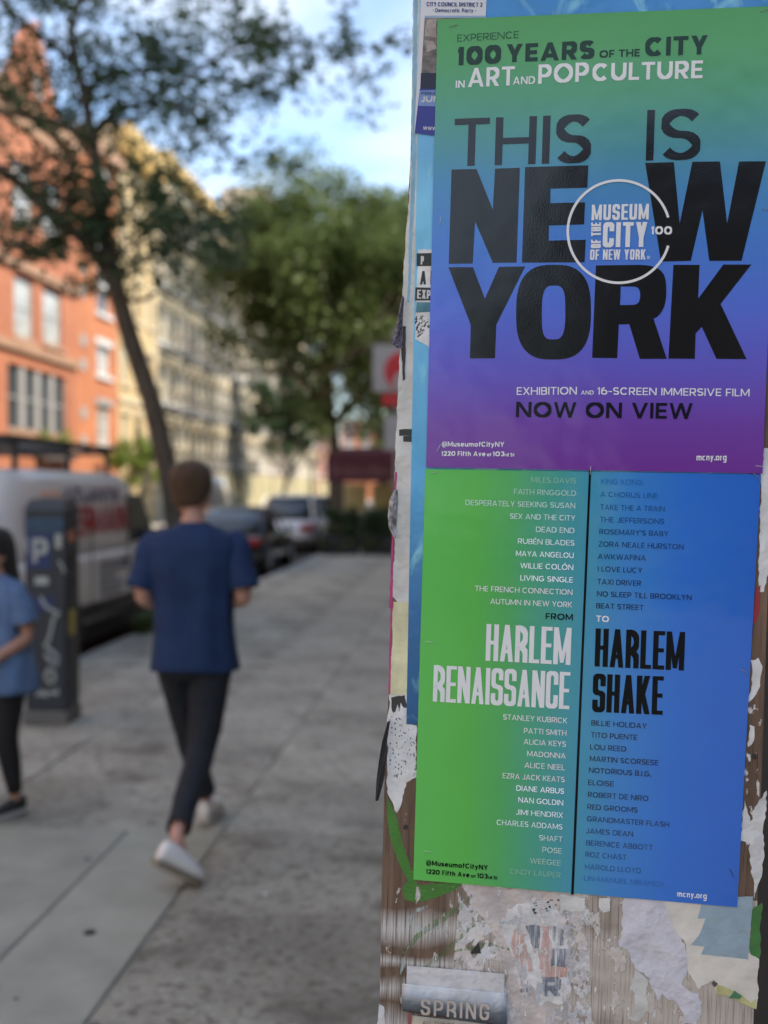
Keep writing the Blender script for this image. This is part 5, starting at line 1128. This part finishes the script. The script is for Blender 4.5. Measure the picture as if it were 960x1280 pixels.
for k, (a, c) in enumerate(((2.1, 3.3), (2.1, 3.3), (2.1, 2.7), (2.1, 3.0), (2.15, 2.95))):
    z_ = 1.0 - k * .085; bars_ = MB()
    for j in range(int((c - a) / .075)): bars_.box((.992 + .0, a + j * .075 + .03, z_), (.006, .045 + .012 * (j % 3), .045))
    bars_.build('small_lettering', mat('van_blue_grey', (.16, .20, .27), .5), van)
# ladder rack and ladder on the roof
rk = thing('ladder_rack', 'dark ladder rack bolted over the van roof', 'rack', (vx, vy, -.15))
for y_ in (.5, 1.9, 3.2):
    q = MB()
    q.b2(-.75, .75, y_ - .025, y_ + .025, 2.20, 2.25)
    for s_ in (-1, 1): q.b2(s_ * .72 - .025, s_ * .72 + .025, y_ - .02, y_ + .02, 1.98, 2.199)
    q.build('cross_bar', steel_dark, rk)
for s_ in (-1, 1): MB().b2(s_ * .70 - .03, s_ * .70 + .03, .1, 3.55, 2.252, 2.31).build('side_rail', steel_dark, rk)
ld = thing('ladder', 'grey extension ladder lying on the van roof rack', 'ladder', (vx, vy, -.15)); q = MB().b2(.10, .15, -.1, 3.3, 2.254, 2.33).b2(.45, .50, -.1, 3.3, 2.254, 2.33); q.build('side_rail', steel_grey, ld)
for k in range(11): MB().tube([(.15, .1 + k * .3, 2.29), (.45, .1 + k * .3, 2.29)], .016, 6).build('rung', steel_grey, ld)
make_van('cream box van parked across the street near the tenement', (-10.6, 41.5, -.15), mat('cream_paint', (.60, .56, .48), .4, .05, coat=.4), 0, 'delivery_van', False, 5.6, 2.3)

def make_car(name, label, loc, paint_m, L=4.6, H=1.45, suv=False, rz=0):
    o = thing(name, label, 'car', loc, rz, 'cars parked along the kerb'); hw = .9
    zb = .95 if suv else .88
    MB().loft([((0, L / 2, .24), hw * .93, L / 2 - .08), ((0, L / 2, .42), hw, L / 2), ((0, L / 2, .68), hw, L / 2 - .02), ((0, L / 2, zb - .06), hw * .97, L / 2 - .10), ((0, L / 2, zb), hw * .88, L / 2 - .25)], 48, sq=5).build('body', paint_m, o, True)
    b0, f0, b1, f1 = (.25, L - 1.25, .75, L - 2.15) if suv else (.55, L - 1.25, 1.35, L - 2.1)
    rr_ = [((0, (b0 + f0) / 2, zb - .03), hw * .86, (f0 - b0) / 2), ((0, (b0 * .5 + b1 * .5 + f0 * .5 + f1 * .5) / 2, (zb + H) / 2), hw * .78, ((f0 + f1) / 2 - (b0 + b1) / 2) / 2), ((0, (b1 + f1) / 2, H - .07), hw * .70, (f1 - b1) / 2)]
    MB().loft(rr_, 40, sq=5).build('cabin_glass', glass_dark, o, True)
    MB().loft([((0, (b1 + f1) / 2, H - .08), hw * .71, (f1 - b1) / 2 + .02), ((0, (b1 + f1) / 2, H - .03), hw * .66, (f1 - b1) / 2 - .06), ((0, (b1 + f1) / 2, H), hw * .5, (f1 - b1) / 2 - .3)], 36, sq=4).build('roof', paint_m, o, True)
    for s_ in (-1, 1):
        pl_ = MB()
        for (ya, yb) in ((b0 + .08, b1 + .04), ((b0 + f0) / 2 + .05, (b1 + f1) / 2 + .08), (f0 - .05, f1 - .02)): pl_.tube([(s_ * hw * .87, ya, zb - .02), (s_ * hw * .80, (ya + yb) / 2, (zb + H) / 2), (s_ * hw * .71, yb, H - .06)], .035, 6)
        pl_.build('roof_pillar', paint_m, o)
        MB().box((s_ * hw * .72, .035, .76), (.42, .12, .16)).build('tail_light', MATS['red_lamp'], o, bevel=.03)
        MB().box((s_ * hw * .70, L - .06, .66), (.36, .12, .12)).build('headlight', MATS['lamp_glass'], o, bevel=.03)
        MB().box((s_ * (hw + .06), L - 1.55, zb + .05), (.16, .10, .13)).build('wing_mirror', paint_m, o, bevel=.03)
        for y_ in (.85, L - .85): wheel(o, s_ * (hw - .11), y_, .33, .22, s_); MB().tube([(s_ * (hw - .05), y_, .34), (s_ * (hw + .003), y_, .34)], .39, 20).build('wheel_arch', black_pl, o)
    MB().b2(-.26, .26, -.01, .04, .56, .68).build('number_plate', trimwhite, o); MB().b2(-.75, .75, -.02, .12, .28, .44).build('bumper', black_pl, o, bevel=.03)
    MB().b2(-.78, .78, .15, L - .15, .14, .28).build('underbody', black_pl, o)
    return o
blackp = mat('black_car_paint', (.012, .012, .014), .2, .05, coat=1); whitep = mat('white_car_paint', (.82, .82, .82), .3, .03, coat=.6); greyp = mat('dark_grey_paint', (.05, .052, .055), .3, .05, coat=.8)
make_car('parked_car', 'black saloon parked ahead of the van', (-5.0, 22.0, -.15), blackp)
make_car('parked_car', 'white sport utility car with red tail lights past the black one', (-5.1, 30.6, -.15), whitep, 4.6, 1.66, True)
make_car('parked_car', 'dark grey car beyond the white one', (-5.1, 37.0, -.15), greyp, 4.6, 1.6, True)
make_car('parked_car', 'black car farther along the kerb before the awning', (-5.1, 43.5, -.15), blackp, 4.6, 1.5)
make_car('parked_car', 'dark grey car parked across the street ahead of the cream van', (-11.6, 50.0, -.15), greyp, 4.6, 1.5)

# ------------------------------------------------------------------ kiosk beside the board
kk_ = thing('street_kiosk', 'black steel kiosk with maroon lower doors just right of the poster board', 'kiosk', (.93, 2.15, 0))
MB().b2(-.44, .44, -.36, .36, .06, 2.15).build('cabinet', mat('kiosk_black', (.012, .013, .015), .45, .3, 6), kk_, bevel=.01)
for s_ in (-1, 1): MB().b2(s_ * .22 - .2, s_ * .22 + .2, -.385, -.362, .10, .88).build('door', mat('kiosk_maroon', (.13, .02, .02), .5, .25, 5), kk_, bevel=.006)
MB().b2(-.42, .42, -.34, .34, 0, .058).build('plinth', stone_grey, kk_); MB().b2(-.50, .50, -.42, .42, 2.152, 2.21).build('roof', steel_dark, kk_, bevel=.01)
# ------------------------------------------------------------------ parking pay station
mp0 = G(50, 915); mt = thing('parking_meter', 'dark blue grey pay station with white P sign and white scrawl', 'parking meter', (-2.955, 7.62, 0), R(1.5))
mbody = mat('meter_body', (.032, .042, .055), .45, .2, 6)
MB().b2(-.145, .145, -.0, .30, .10, 1.50).build('cabinet', mbody, mt, bevel=.012)
MB().b2(-.155, .155, -.02, .31, .0, .10).build('plinth', mat('meter_plinth', (.17, .17, .16), .8, .25, 10), mt, bevel=.008)
MB().add([(-.15, -.01, 1.50), (.15, -.01, 1.50), (.15, .31, 1.50), (-.15, .31, 1.50), (-.12, .04, 1.58), (.12, .04, 1.58), (.12, .27, 1.60), (-.12, .27, 1.60)], [(0, 1, 5, 4), (1, 2, 6, 5), (2, 3, 7, 6), (3, 0, 4, 7), (4, 5, 6, 7)]).build('cap', mbody, mt)
MB().box((0, .13, 1.625), (.13, .10, .02)).build('cap_sticker', mat('orange_sticker', (.55, .24, .14), .6), mt)
def mface(name, x0, x1, z0, z1, m, d=.004): return MB().b2(x0, x1, -d, -.0005, z0, z1).build(name, m, mt)
mface('header_panel', -.135, .135, 1.345, 1.455, mat('header_blue', (.022, .075, .14), .4, .3, 20))
mface('p_sign', -.125, .045, 1.10, 1.34, mat('sign_blue', (.018, .04, .16), .4))
q = MB(); [q.add([(-.085 + a, -.006 - .0003 * i, 1.14 + c) for a, c in p_], [(0, 1, 2, 3)]) for i, p_ in enumerate(text_polys('P', .11, .17, .032))]; q.build('p_letter', mat('sign_white', (.45, .49, .47), .5), mt)
mface('white_label', -.07, .025, .985, 1.04, MATS['sign_white']); mface('blue_label', -.08, .06, .80, .90, MATS['sign_blue'])
mface('torn_sticker', .075, .12, 1.24, 1.34, MATS['sign_white'], .003); mface('torn_sticker', -.14, -.11, 1.2, 1.32, MATS['sign_white'], .003)
MB().tube([(.10, -.004, 1.15), (.125, -.004, 1.12), (.14, -.004, 1.07)], .009, 5).build('torn_sticker', MATS['sign_white'], mt)
sc_ = MB()
for pts in ([(-.03, .80), (.0, .74), (.06, .70), (.10, .69), (.06, .64), (.05, .58), (.03, .5)], [(.03, .5), (.0, .46), (.05, .42), (.09, .38), (.085, .32), (.03, .36), (.0, .40)], [(.03, .30), (.0, .25), (.03, .19), (.07, .22), (.06, .28), (.02, .29)], [(.08, .16), (.09, .12), (.02, .13)], [(.0, .08 + .06), (-.02, .05 + .06), (.02, .105)], [(-.04, .16), (-.03, .12), (-.06, .11)]):
    sc_.tube([(x, -.004, z_ + .10) for x, z_ in pts], .013, 6)
sc_.build('white_scrawl', MATS['sign_white'], mt)
for (z0, z1, m_) in ((.62, .80, mat('yellow_sticker', (.38, .34, .06), .5)), (1.08, 1.2, black_pl), (.95, 1.02, black_pl), (1.28, 1.36, MATS['orange_sticker'])): MB().b2(.1455, .150, .06, .20, z0, z1).build('side_panel_label', m_, mt)
MB().b2(.1455, .152, .03, .27, .14, 1.04).build('side_door', mat('meter_side', (.03, .032, .035), .5, .3, 8), mt).location.x = -.003

# ------------------------------------------------------------------ sign, awning, planters farther along
sg = thing('street_sign', 'white panel with red round emblem high on a pole by the board edge', 'sign', (-1.55, 24, 0))
MB().tube([(0, 0, 0), (0, 0, 5.1)], .05, 10).build('pole', steel_grey, sg, True)
MB().b2(-.50, .75, -.06, -.052 + .04, 3.75, 4.75).build('panel', mat('sign_panel', (.45, .47, .49), .5, .05), sg)
MB().disc((.16, -.075, 4.18), .42, 'Y', 28, .02).build('red_emblem', mat('sign_red', (.62, .04, .05), .5), sg); MB().disc((.16, -.09, 3.95), .22, 'Y', 20, .01).build('white_emblem', MATS['sign_panel'], sg)
MB().b2(-.30, .6, -.09, -.0615, 3.45, 3.70).build('red_strip', MATS['sign_red'], sg)
MB().b2(-.25, .45, -.09, -.0615, 2.5, 3.2).build('lower_panel', MATS['sign_panel'], sg)
aw = thing('awning', 'maroon fabric awning over the sidewalk dining area', 'awning', (-3.7, 29, 0)); mar = mat('maroon_fabric', (.10, .025, .035), .8, .15, 5)
MB().add([(0, 0, 2.25), (3.6, 0, 2.25), (3.6, 3, 2.85), (0, 3, 2.85), (0, 0, 2.22), (3.6, 0, 2.22), (3.6, 3, 2.82), (0, 3, 2.82)], [(0, 1, 2, 3), (4, 7, 6, 5), (0, 4, 5, 1), (1, 5, 6, 2), (2, 6, 7, 3), (3, 7, 4, 0)]).build('canopy', mar, aw)
MB().b2(0, 3.6, -.03, -.005, 1.85, 2.6).build('valance', mar, aw)
q = MB(); r_ = random.Random(2)
for k in range(22): q.b2(.2 + k * .14, .2 + k * .14 + r_.uniform(.04, .1), -.034, -.031, 2.02, 2.02 + r_.uniform(.14, .26))
q.build('valance_print', mat('faint_pink_print', (.20, .10, .10), .8), aw)
for x, y in ((.08, .06), (3.5, .06), (.08, 2.9), (3.5, 2.9)): MB().b2(x - .04, x + .04, y - .04, y + .04, 0, 2.22 if y < 1 else 2.8).build('post', steel_dark, aw)
for k, (x, y, lb) in enumerate(((-3.25, 28.2, 'dark box hedge planter at the kerb end of the awning'), (-2.2, 28.2, 'dark box hedge planter in the middle of the awning front'), (-1.15, 28.2, 'dark box hedge planter half hidden behind the board'))):
    pt = thing('planter', lb, 'planter', (x, y, 0), 0, 'hedge planters before the awning'); MB().b2(-.48, .48, -.2, .2, 0, .45).build('box', black_pl, pt, bevel=.01)
    leaves([(Vector((r_.uniform(-.42, .42), r_.uniform(-.15, .15), r_.uniform(.5, 1.15))), (.16, .14, .16), 70) for _ in range(26)], .05, 60 + k).build('hedge', leaf_dark, pt)
    leaves([(Vector((r_.uniform(-.42, .42), -.2, r_.uniform(.15, .4))), (.14, .08, .1), 50) for _ in range(6)], .05, 80 + k).build('trailing_leaves', leaf_mid, pt)
# wall of the dining area under the awning: pale yellow panels behind
ds = thing('dining_shed', 'low dining booth with pale yellow panels under the maroon awning', 'booth', (-3.6, 31.2, 0))
MB().b2(0, 3.3, 0, .08, 0, .95).build('low_wall', steel_dark, ds); [MB().b2(.1 + k * .8, .75 + k * .8, .01, .06, 1.0, 1.8).build('panel', mat('pale_yellow_panel', (.62, .56, .30), .7, .1), ds) for k in range(2)]

# ------------------------------------------------------------------ people
def skin_body(name, nodes, edges, m, root=0, sub=2):
    me = bpy.data.meshes.new(name); me.from_pydata([n_[0] for n_ in nodes], edges, []); o = bpy.data.objects.new(name, me); COL.objects.link(o)
    md = o.modifiers.new('skin', 'SKIN'); md.use_smooth_shade = True
    if not me.skin_vertices: 
        bmx = bmesh.new(); bmx.from_mesh(me); bmx.verts.layers.skin.verify(); bmx.to_mesh(me); bmx.free()
    sv = me.skin_vertices[0].data
    for i, n_ in enumerate(nodes):
        r_ = n_[1]; sv[i].radius = (r_, r_) if not isinstance(r_, tuple) else r_; sv[i].use_root = (i == root)
    ss = o.modifiers.new('sub', 'SUBSURF'); ss.levels = sub; ss.render_levels = sub
    dg = bpy.context.evaluated_depsgraph_get(); nm = bpy.data.meshes.new_from_object(o.evaluated_get(dg)); o.modifiers.clear(); o.data = nm; nm.materials.clear(); nm.materials.append(m)
    nm.polygons.foreach_set('use_smooth', [True] * len(nm.polygons)); return o
skin_m = mat('skin', (.62, .34, .26), .5, .08, 12); skin2 = mat('skin_tan', (.48, .25, .17), .5, .08, 12)
def body(name, J, m, hs=1.0):
    V = lambda *a: Vector(a); N = []; E = []
    def nd(p_, r_): N.append((tuple(p_), r_)); return len(N) - 1
    def ln(a, c): E.append((a, c))
    pel = nd(J['pelvis'], .105); sp = nd(Vector(J['pelvis']).lerp(Vector(J['chest']), .5), .10); che = nd(J['chest'], .115); nk0 = nd(J['neck'], .065)
    ln(pel, sp); ln(sp, che); ln(che, nk0)
    hd = Vector(J['head']); nk = Vector(J['neck'])
    n1 = nd(nk.lerp(hd, .45) + V(0, -.005, 0), .058); h0 = nd(hd + V(0, .005, -.045), .072); h1 = nd(hd + V(0, -.008, .03), .088); h2 = nd(hd + V(0, -.005, .085), .072)
    ln(nk0, n1); ln(n1, h0); ln(h0, h1); ln(h1, h2)
    fd = Vector(J.get('face', (0, 1, 0))); sdv = Vector((fd.y, -fd.x, 0))
    nose = nd(hd + fd * .105 + V(0, 0, -.01), .012); ln(h0, nose); chin = nd(hd + fd * .06 + V(0, 0, -.095), .035); ln(h0, chin)
    for s in (-1, 1): e = nd(hd + sdv * (s * .092) + V(0, 0, -.015), (.011, .020)); ln(h0, e)
    for s, k in ((-1, 'L'), (1, 'R')):
        sh = nd(J['sh' + k], .058); el0 = nd(Vector(J['sh' + k]).lerp(Vector(J['el' + k]), .5), .049); el = nd(J['el' + k], .041); fo = nd(Vector(J['el' + k]).lerp(Vector(J['wr' + k]), .3), .043); wr = nd(J['wr' + k], .027)
        ln(che, sh); ln(sh, el0); ln(el0, el); ln(el, fo); ln(fo, wr)
        d = (Vector(J['wr' + k]) - Vector(J['el' + k])).normalized(); w0 = Vector(J['wr' + k]); pn = V(-s, 0, .2); pn = (pn - d * pn.dot(d)).normalized(); ac = d.cross(pn).normalized()
        pm_ = nd(w0 + d * .055, (.034, .020)); ln(wr, pm_)
        for q, (off, L_) in enumerate(((-.027, .062), (-.009, .074), (.010, .068), (.027, .052))):
            a = nd(w0 + d * .088 + ac * off, .0095); b_ = nd(w0 + d * (.088 + L_ * .5) + ac * off * 1.1 + pn * .012, .0085); c = nd(w0 + d * (.088 + L_ * .8) + ac * off * 1.1 + pn * .036, .007); ln(pm_, a); ln(a, b_); ln(b_, c)
        a = nd(w0 + d * .04 - ac * .036 + pn * .008, .0115); b_ = nd(w0 + d * .075 - ac * .052 + pn * .022, .009); ln(pm_, a); ln(a, b_)
        hp = nd(J['hip' + k], .088); th = nd(Vector(J['hip' + k]).lerp(Vector(J['kn' + k]), .5), .070); kn = nd(J['kn' + k], .052); cf = nd(Vector(J['kn' + k]).lerp(Vector(J['an' + k]), .35), .052); an = nd(J['an' + k], .032)
        ln(pel, hp); ln(hp, th); ln(th, kn); ln(kn, cf); ln(cf, an)
        hl = Vector(J['an' + k]); ft = Vector(J['toe' + k]); f1 = nd(hl.lerp(ft, .45) + V(0, 0, -.015), .024); f2 = nd(hl.lerp(ft, .72) + V(0, 0, -.01), .016); ln(an, f1); ln(f1, f2)
    return skin_body(name, N, E, m)
def tube_cloth(name, pts, rads, m, par, amp=.006, n=20, cap=False, seed=0):
    mb = MB(); q = []; rr_ = []
    for i in range(len(pts) - 1):
        for k in range(5): f = k / 5; q.append(Vector(pts[i]).lerp(Vector(pts[i + 1]), f)); rr_.append(rads[i] + (rads[i + 1] - rads[i]) * f)
    q.append(Vector(pts[-1])); rr_.append(rads[-1])
    for _ in range(2): q = [q[0]] + [(q[i - 1] + q[i] * 2 + q[i + 1]) / 4 for i in range(1, len(q) - 1)] + [q[-1]]; rr_ = [rr_[0]] + [(rr_[i - 1] + rr_[i] * 2 + rr_[i + 1]) / 4 for i in range(1, len(rr_) - 1)] + [rr_[-1]]
    mb.tube(q, rr_, n, cap=cap); mb.noise(amp, 9, seed); o = mb.build(name, m, par, True); sm = o.modifiers.new('t', 'SOLIDIFY'); sm.thickness = .004; return o
def torso_cloth(name, rings, m, par, amp=.010, seed=0):
    mb = MB(); rr_ = []
    for i in range(len(rings) - 1):
        for k in range(4):
            f = k / 4; a, c = rings[i], rings[i + 1]; rr_.append((Vector(a[0]).lerp(Vector(c[0]), f), a[1] + (c[1] - a[1]) * f, a[2] + (c[2] - a[2]) * f))
    rr_.append(rings[-1]); mb.loft(rr_, 40, cap=False, sq=2.5); 
    for i, v in enumerate(mb.v):
        q_ = mnoise.noise(Vector((v[0] * 14 + seed, v[1] * 14, v[2] * 3.2))); k = amp * q_ * (1.0 if v[2] < 1.3 else .4); L_ = math.hypot(v[0], v[1]) or 1; mb.v[i] = (v[0] * (1 + k / L_), v[1] * (1 + k / L_), v[2] + .01 * q_)
    o = mb.build(name, m, par, True); sm = o.modifiers.new('t', 'SOLIDIFY'); sm.thickness = .004; return o
def shoe(par, heel, toe, m, solem, up_=Vector((0, 0, 1)), tongue=True):
    h, t_ = Vector(heel), Vector(toe); d = (t_ - h).normalized(); sd_ = d.cross(up_).normalized(); uu = sd_.cross(d).normalized(); L_ = (t_ - h).length; M = Matrix((sd_, d, uu)).transposed()
    sole = MB(); up2 = MB(); n = 12; prof = [(-.02, .030), (.02, .038), (.3, .038), (.55, .046), (.8, .046), (.96, .034), (1.02, .014)]
    top = [(.0, .080), (.1, .092), (.3, .090), (.5, .074), (.75, .054), (.95, .042), (1.0, .022)]
    rings = []; rs = []
    F3 = Matrix((sd_, uu, d)).transposed()
    for (f, w_), (_, hh) in zip(prof, top):
        rings.append((h + d * (L_ * f) + uu * (.022 + hh / 2), w_ * .93, hh / 2, F3)); rs.append((h + d * (L_ * f) + uu * .012, w_, .013, F3))
    up2.loft(rings, 16).build('shoe_upper', m, par, True, subsurf=1); sole.loft(rs, 16, sq=5).build('shoe_sole', solem, par, True)
# --- the man
mloc = Vector((AY(243, 800, 5.05).x, 5.05, 0))
man = thing('person', 'man in navy shirt and dark jeans walking away, seen from behind', 'person', tuple(mloc), R(2))
J = dict(pelvis=(0, 0, .94), chest=(0, .0, 1.30), neck=(0, -.01, 1.475), head=(-.02, .02, 1.645), face=(0, 1, 0),
         shL=(-.175, 0, 1.41), elL=(-.238, -.035, 1.15), wrL=(-.13, .19, 1.10), shR=(.175, 0, 1.41), elR=(.238, -.035, 1.15), wrR=(.12, .19, 1.12),
         hipL=(-.085, 0, .90), knL=(-.075, .20, .50), anL=(-.03, .40, .115), toeL=(-.02, .56, .05),
         hipR=(.085, 0, .90), knR=(.045, -.06, .47), anR=(.025, -.50, .205), toeR=(.08, -.48, .08))
bo = body('body', J, skin_m); bo.parent = man
shirt_m = mat('navy_shirt', (.012, .036, .112), .85, .14, 10, 1.0, 13); jean_m = mat('dark_jeans', (.018, .022, .032), .85, .2, 20, .4, 260); hair_m = mat('brown_hair', (.105, .058, .032), .6, .3, 40, .8, 120, streak=(6, 6, 1))
torso_cloth('shirt', [((0, -.012, 1.492), .070, .068), ((0, -.008, 1.48), .085, .080), ((0, 0, 1.468), .135, .095), ((0, 0, 1.44), .185, .110), ((0, 0, 1.39), .205, .125), ((0, .0, 1.30), .200, .132), ((0, .0, 1.15), .178, .122), ((0, 0, 1.0), .180, .126), ((0, 0, .90), .189, .132), ((.003, 0, .825), .198, .138)], shirt_m, man, .018)
MB().loft([((0, -.012, 1.475), .072, .074), ((0, -.012, 1.498), .066, .066), ((0, -.012, 1.502), .064, .062)], 24, cap=False).build('collar', shirt_m, man, True).modifiers.new('t', 'SOLIDIFY').thickness = .006
for s, sh, el in ((-1, J['shL'], J['elL']), (1, J['shR'], J['elR'])):
    e2 = Vector(sh).lerp(Vector(el), .82)
    tube_cloth('sleeve', [Vector(sh) + Vector((-s * .03, 0, .0)), Vector(sh) + Vector((s * .015, 0, -.03)), Vector(sh).lerp(Vector(el), .45) + Vector((s * .008, 0, 0)), e2 + Vector((s * .008, 0, 0))], [.070, .072, .073, .076], shirt_m, man, .010, seed=s)
for k, s in (('L', -1), ('R', 1)):
    h_, kn, an = Vector(J['hip' + k]), Vector(J['kn' + k]), Vector(J['an' + k])
    tube_cloth('trouser_leg', [h_ + Vector((0, 0, .03)), h_ - Vector((0, 0, .03)), h_.lerp(kn, .5), kn, kn.lerp(an, .5), kn.lerp(an, .90)], [.094, .104, .085, .066, .060, .052], jean_m, man, .010, seed=s + 4)
MB().loft([((0, 0, .78), .10, .09), ((0, 0, .84), .160, .110), ((0, 0, .90), .150, .100), ((0, 0, .93), .130, .085)], 28).build('trouser_seat', jean_m, man, True)
hb = MB(); hd = Vector(J['head']); rings = []
for z_, rx, ry, yo in ((-.075, .060, .035, -.062), (-.055, .074, .060, -.045), (-.02, .090, .088, -.022), (.02, .099, .102, -.010), (.06, .101, .108, -.004), (.10, .090, .100, -.002), (.128, .066, .075, .0), (.143, .030, .035, .0)): rings.append((hd + Vector((0, yo, z_)), rx, ry))
hb.loft(rings, 28); hb.noise(.008, 26); hb.build('hair', hair_m, man, True, subsurf=1)
tf = MB(); r_ = random.Random(6)
for k in range(520):
    a = r_.uniform(0, 6.28); e_ = r_.uniform(-.35, 1.5); c_ = hd + Vector((math.cos(a) * math.cos(e_) * .097, math.sin(a) * math.cos(e_) * .104 - .008, .035 + math.sin(e_) * .105))
    if math.sin(a) > .35 and e_ < .5: continue
    d_ = Vector((r_.gauss(0, .3), r_.gauss(0, .3), -.7 + r_.gauss(0, .4))).normalized(); nn_ = (c_ - hd).normalized(); sd_ = d_.cross(nn_).normalized() * .004; c2 = c_ + d_ * .03 + nn_ * .006
    o_ = len(tf.v); tf.v += [tuple(c_ - sd_), tuple(c_ + sd_), tuple(c2)]; tf.f.append((o_, o_ + 1, o_ + 2)); tf.m.append(0)
tf.build('hair_tufts', hair_m, man)['kind'] = 'stuff'
whiteshoe = mat('white_sneaker', (.90, .88, .86), .6, .04, 20); sole_m = mat('gum_sole', (.30, .25, .18), .8, .1, 20); sole_w = mat('white_sole', (.55, .53, .50), .7)
# trailing foot: heel up, toes on the ground ; leading foot flat
a = Vector(J['anR']); shoe(man, (-.05, -.585, .118), (.115, -.485, -.002), whiteshoe, sole_m)
a = Vector(J['anL']); shoe(man, (a.x, a.y - .06, .006), (a.x + .03, a.y + .20, .004), whiteshoe, sole_w)
phn = tag(MB().box((0, 0, 0), (.075, .15, .009)).build('phone', black_pl), 'dark phone held in front of the man in navy', 'phone')
hwp = man.matrix_basis @ Vector((0.03, .29, 1.13)); phn.location = hwp; phn.rotation_euler = (R(50), 0, R(2))

# --- the woman at the left edge, walking left toward the viewer
wloc = Vector((AY(1, 800, 5.5).x, 5.5, 0))
wom = thing('person', 'dark haired woman in blue short sleeved shirt and black leggings at the left edge', 'person', tuple(wloc), R(150)); sc = .83; wom.scale = (sc, sc, sc)
J = dict(pelvis=(0, 0, .93), chest=(0, .0, 1.27), neck=(0, 0, 1.45), head=(0, .03, 1.61), face=(0, 1, 0),
         shL=(-.155, 0, 1.375), elL=(-.215, -.04, 1.10), wrL=(-.16, .17, .98), shR=(.155, 0, 1.375), elR=(.22, 0, 1.10), wrR=(.20, .14, .92),
         hipL=(-.08, 0, .90), knL=(-.085, .03, .49), anL=(-.085, -.04, .10), toeL=(-.09, .10, .04),
         hipR=(.08, 0, .90), knR=(.075, .12, .50), anR=(.06, .20, .10), toeR=(.06, .34, .04))
bo = body('body', J, skin2); bo.parent = wom
chm = mat('chambray_blue', (.12, .20, .36), .85, .14, 10, 1.0, 13); leg_m = mat('black_leggings', (.008, .008, .010), .7); hair2 = mat('black_hair', (.012, .009, .009), .45, .3, 30, .8, 140, streak=(6, 6, 1))
torso_cloth('shirt', [((0, 0, 1.475), .062, .060), ((0, 0, 1.45), .085, .080), ((0, 0, 1.43), .13, .09), ((0, 0, 1.39), .170, .105), ((0, 0, 1.30), .185, .135), ((0, .0, 1.15), .175, .130), ((0, 0, 1.0), .190, .145), ((0, 0, .88), .215, .165), ((0, -.01, .76), .225, .18)], chm, wom, .020, 3)
for s, sh, el in ((-1, J['shL'], J['elL']), (1, J['shR'], J['elR'])):
    tube_cloth('sleeve', [Vector(sh) + Vector((-s * .03, 0, 0)), Vector(sh) + Vector((s * .01, 0, -.03)), Vector(sh).lerp(Vector(el), .45), Vector(sh).lerp(Vector(el), .70)], [.062, .072, .080, .088], chm, wom, .010, seed=s + 9)
for k, s in (('L', -1), ('R', 1)):
    h_, kn, an = Vector(J['hip' + k]), Vector(J['kn' + k]), Vector(J['an' + k])
    tube_cloth('legging', [h_ + Vector((0, 0, .05)), h_, h_.lerp(kn, .5), kn, kn.lerp(an, .35), kn.lerp(an, .88)], [.12, .118, .098, .068, .066, .042], leg_m, wom, .003, seed=s + 7)
    a = Vector(J['an' + k]); shoe(wom, (a.x, a.y - .06, .006), (a.x, a.y + .20, .004), MATS['black_ink'], sole_w)
hb = MB(); hd = Vector(J['head']); rings = []
for z_, rx, ry, yo in ((-.32, .055, .02, -.11), (-.24, .10, .045, -.10), (-.14, .105, .060, -.075), (-.06, .105, .075, -.05), (.0, .106, .095, -.025), (.05, .106, .108, -.008), (.10, .092, .100, -.003), (.135, .06, .07, 0), (.15, .025, .03, 0)): rings.append((hd + Vector((0, yo, z_)), rx, ry))
hb.loft(rings, 28); hb.noise(.012, 14); hb.build('hair', hair2, wom, True, subsurf=1)
wr = Vector(J['wrR']); d = (wr - Vector(J['elR'])).normalized(); br = MB().tube([wr - d * .03, wr + d * .0], .036, 16).build('bracelet', trimwhite, wom, True); 

print('objects', len(bpy.data.objects), 'tris', sum(len(o.data.polygons) for o in bpy.data.objects if o.type == 'MESH'))
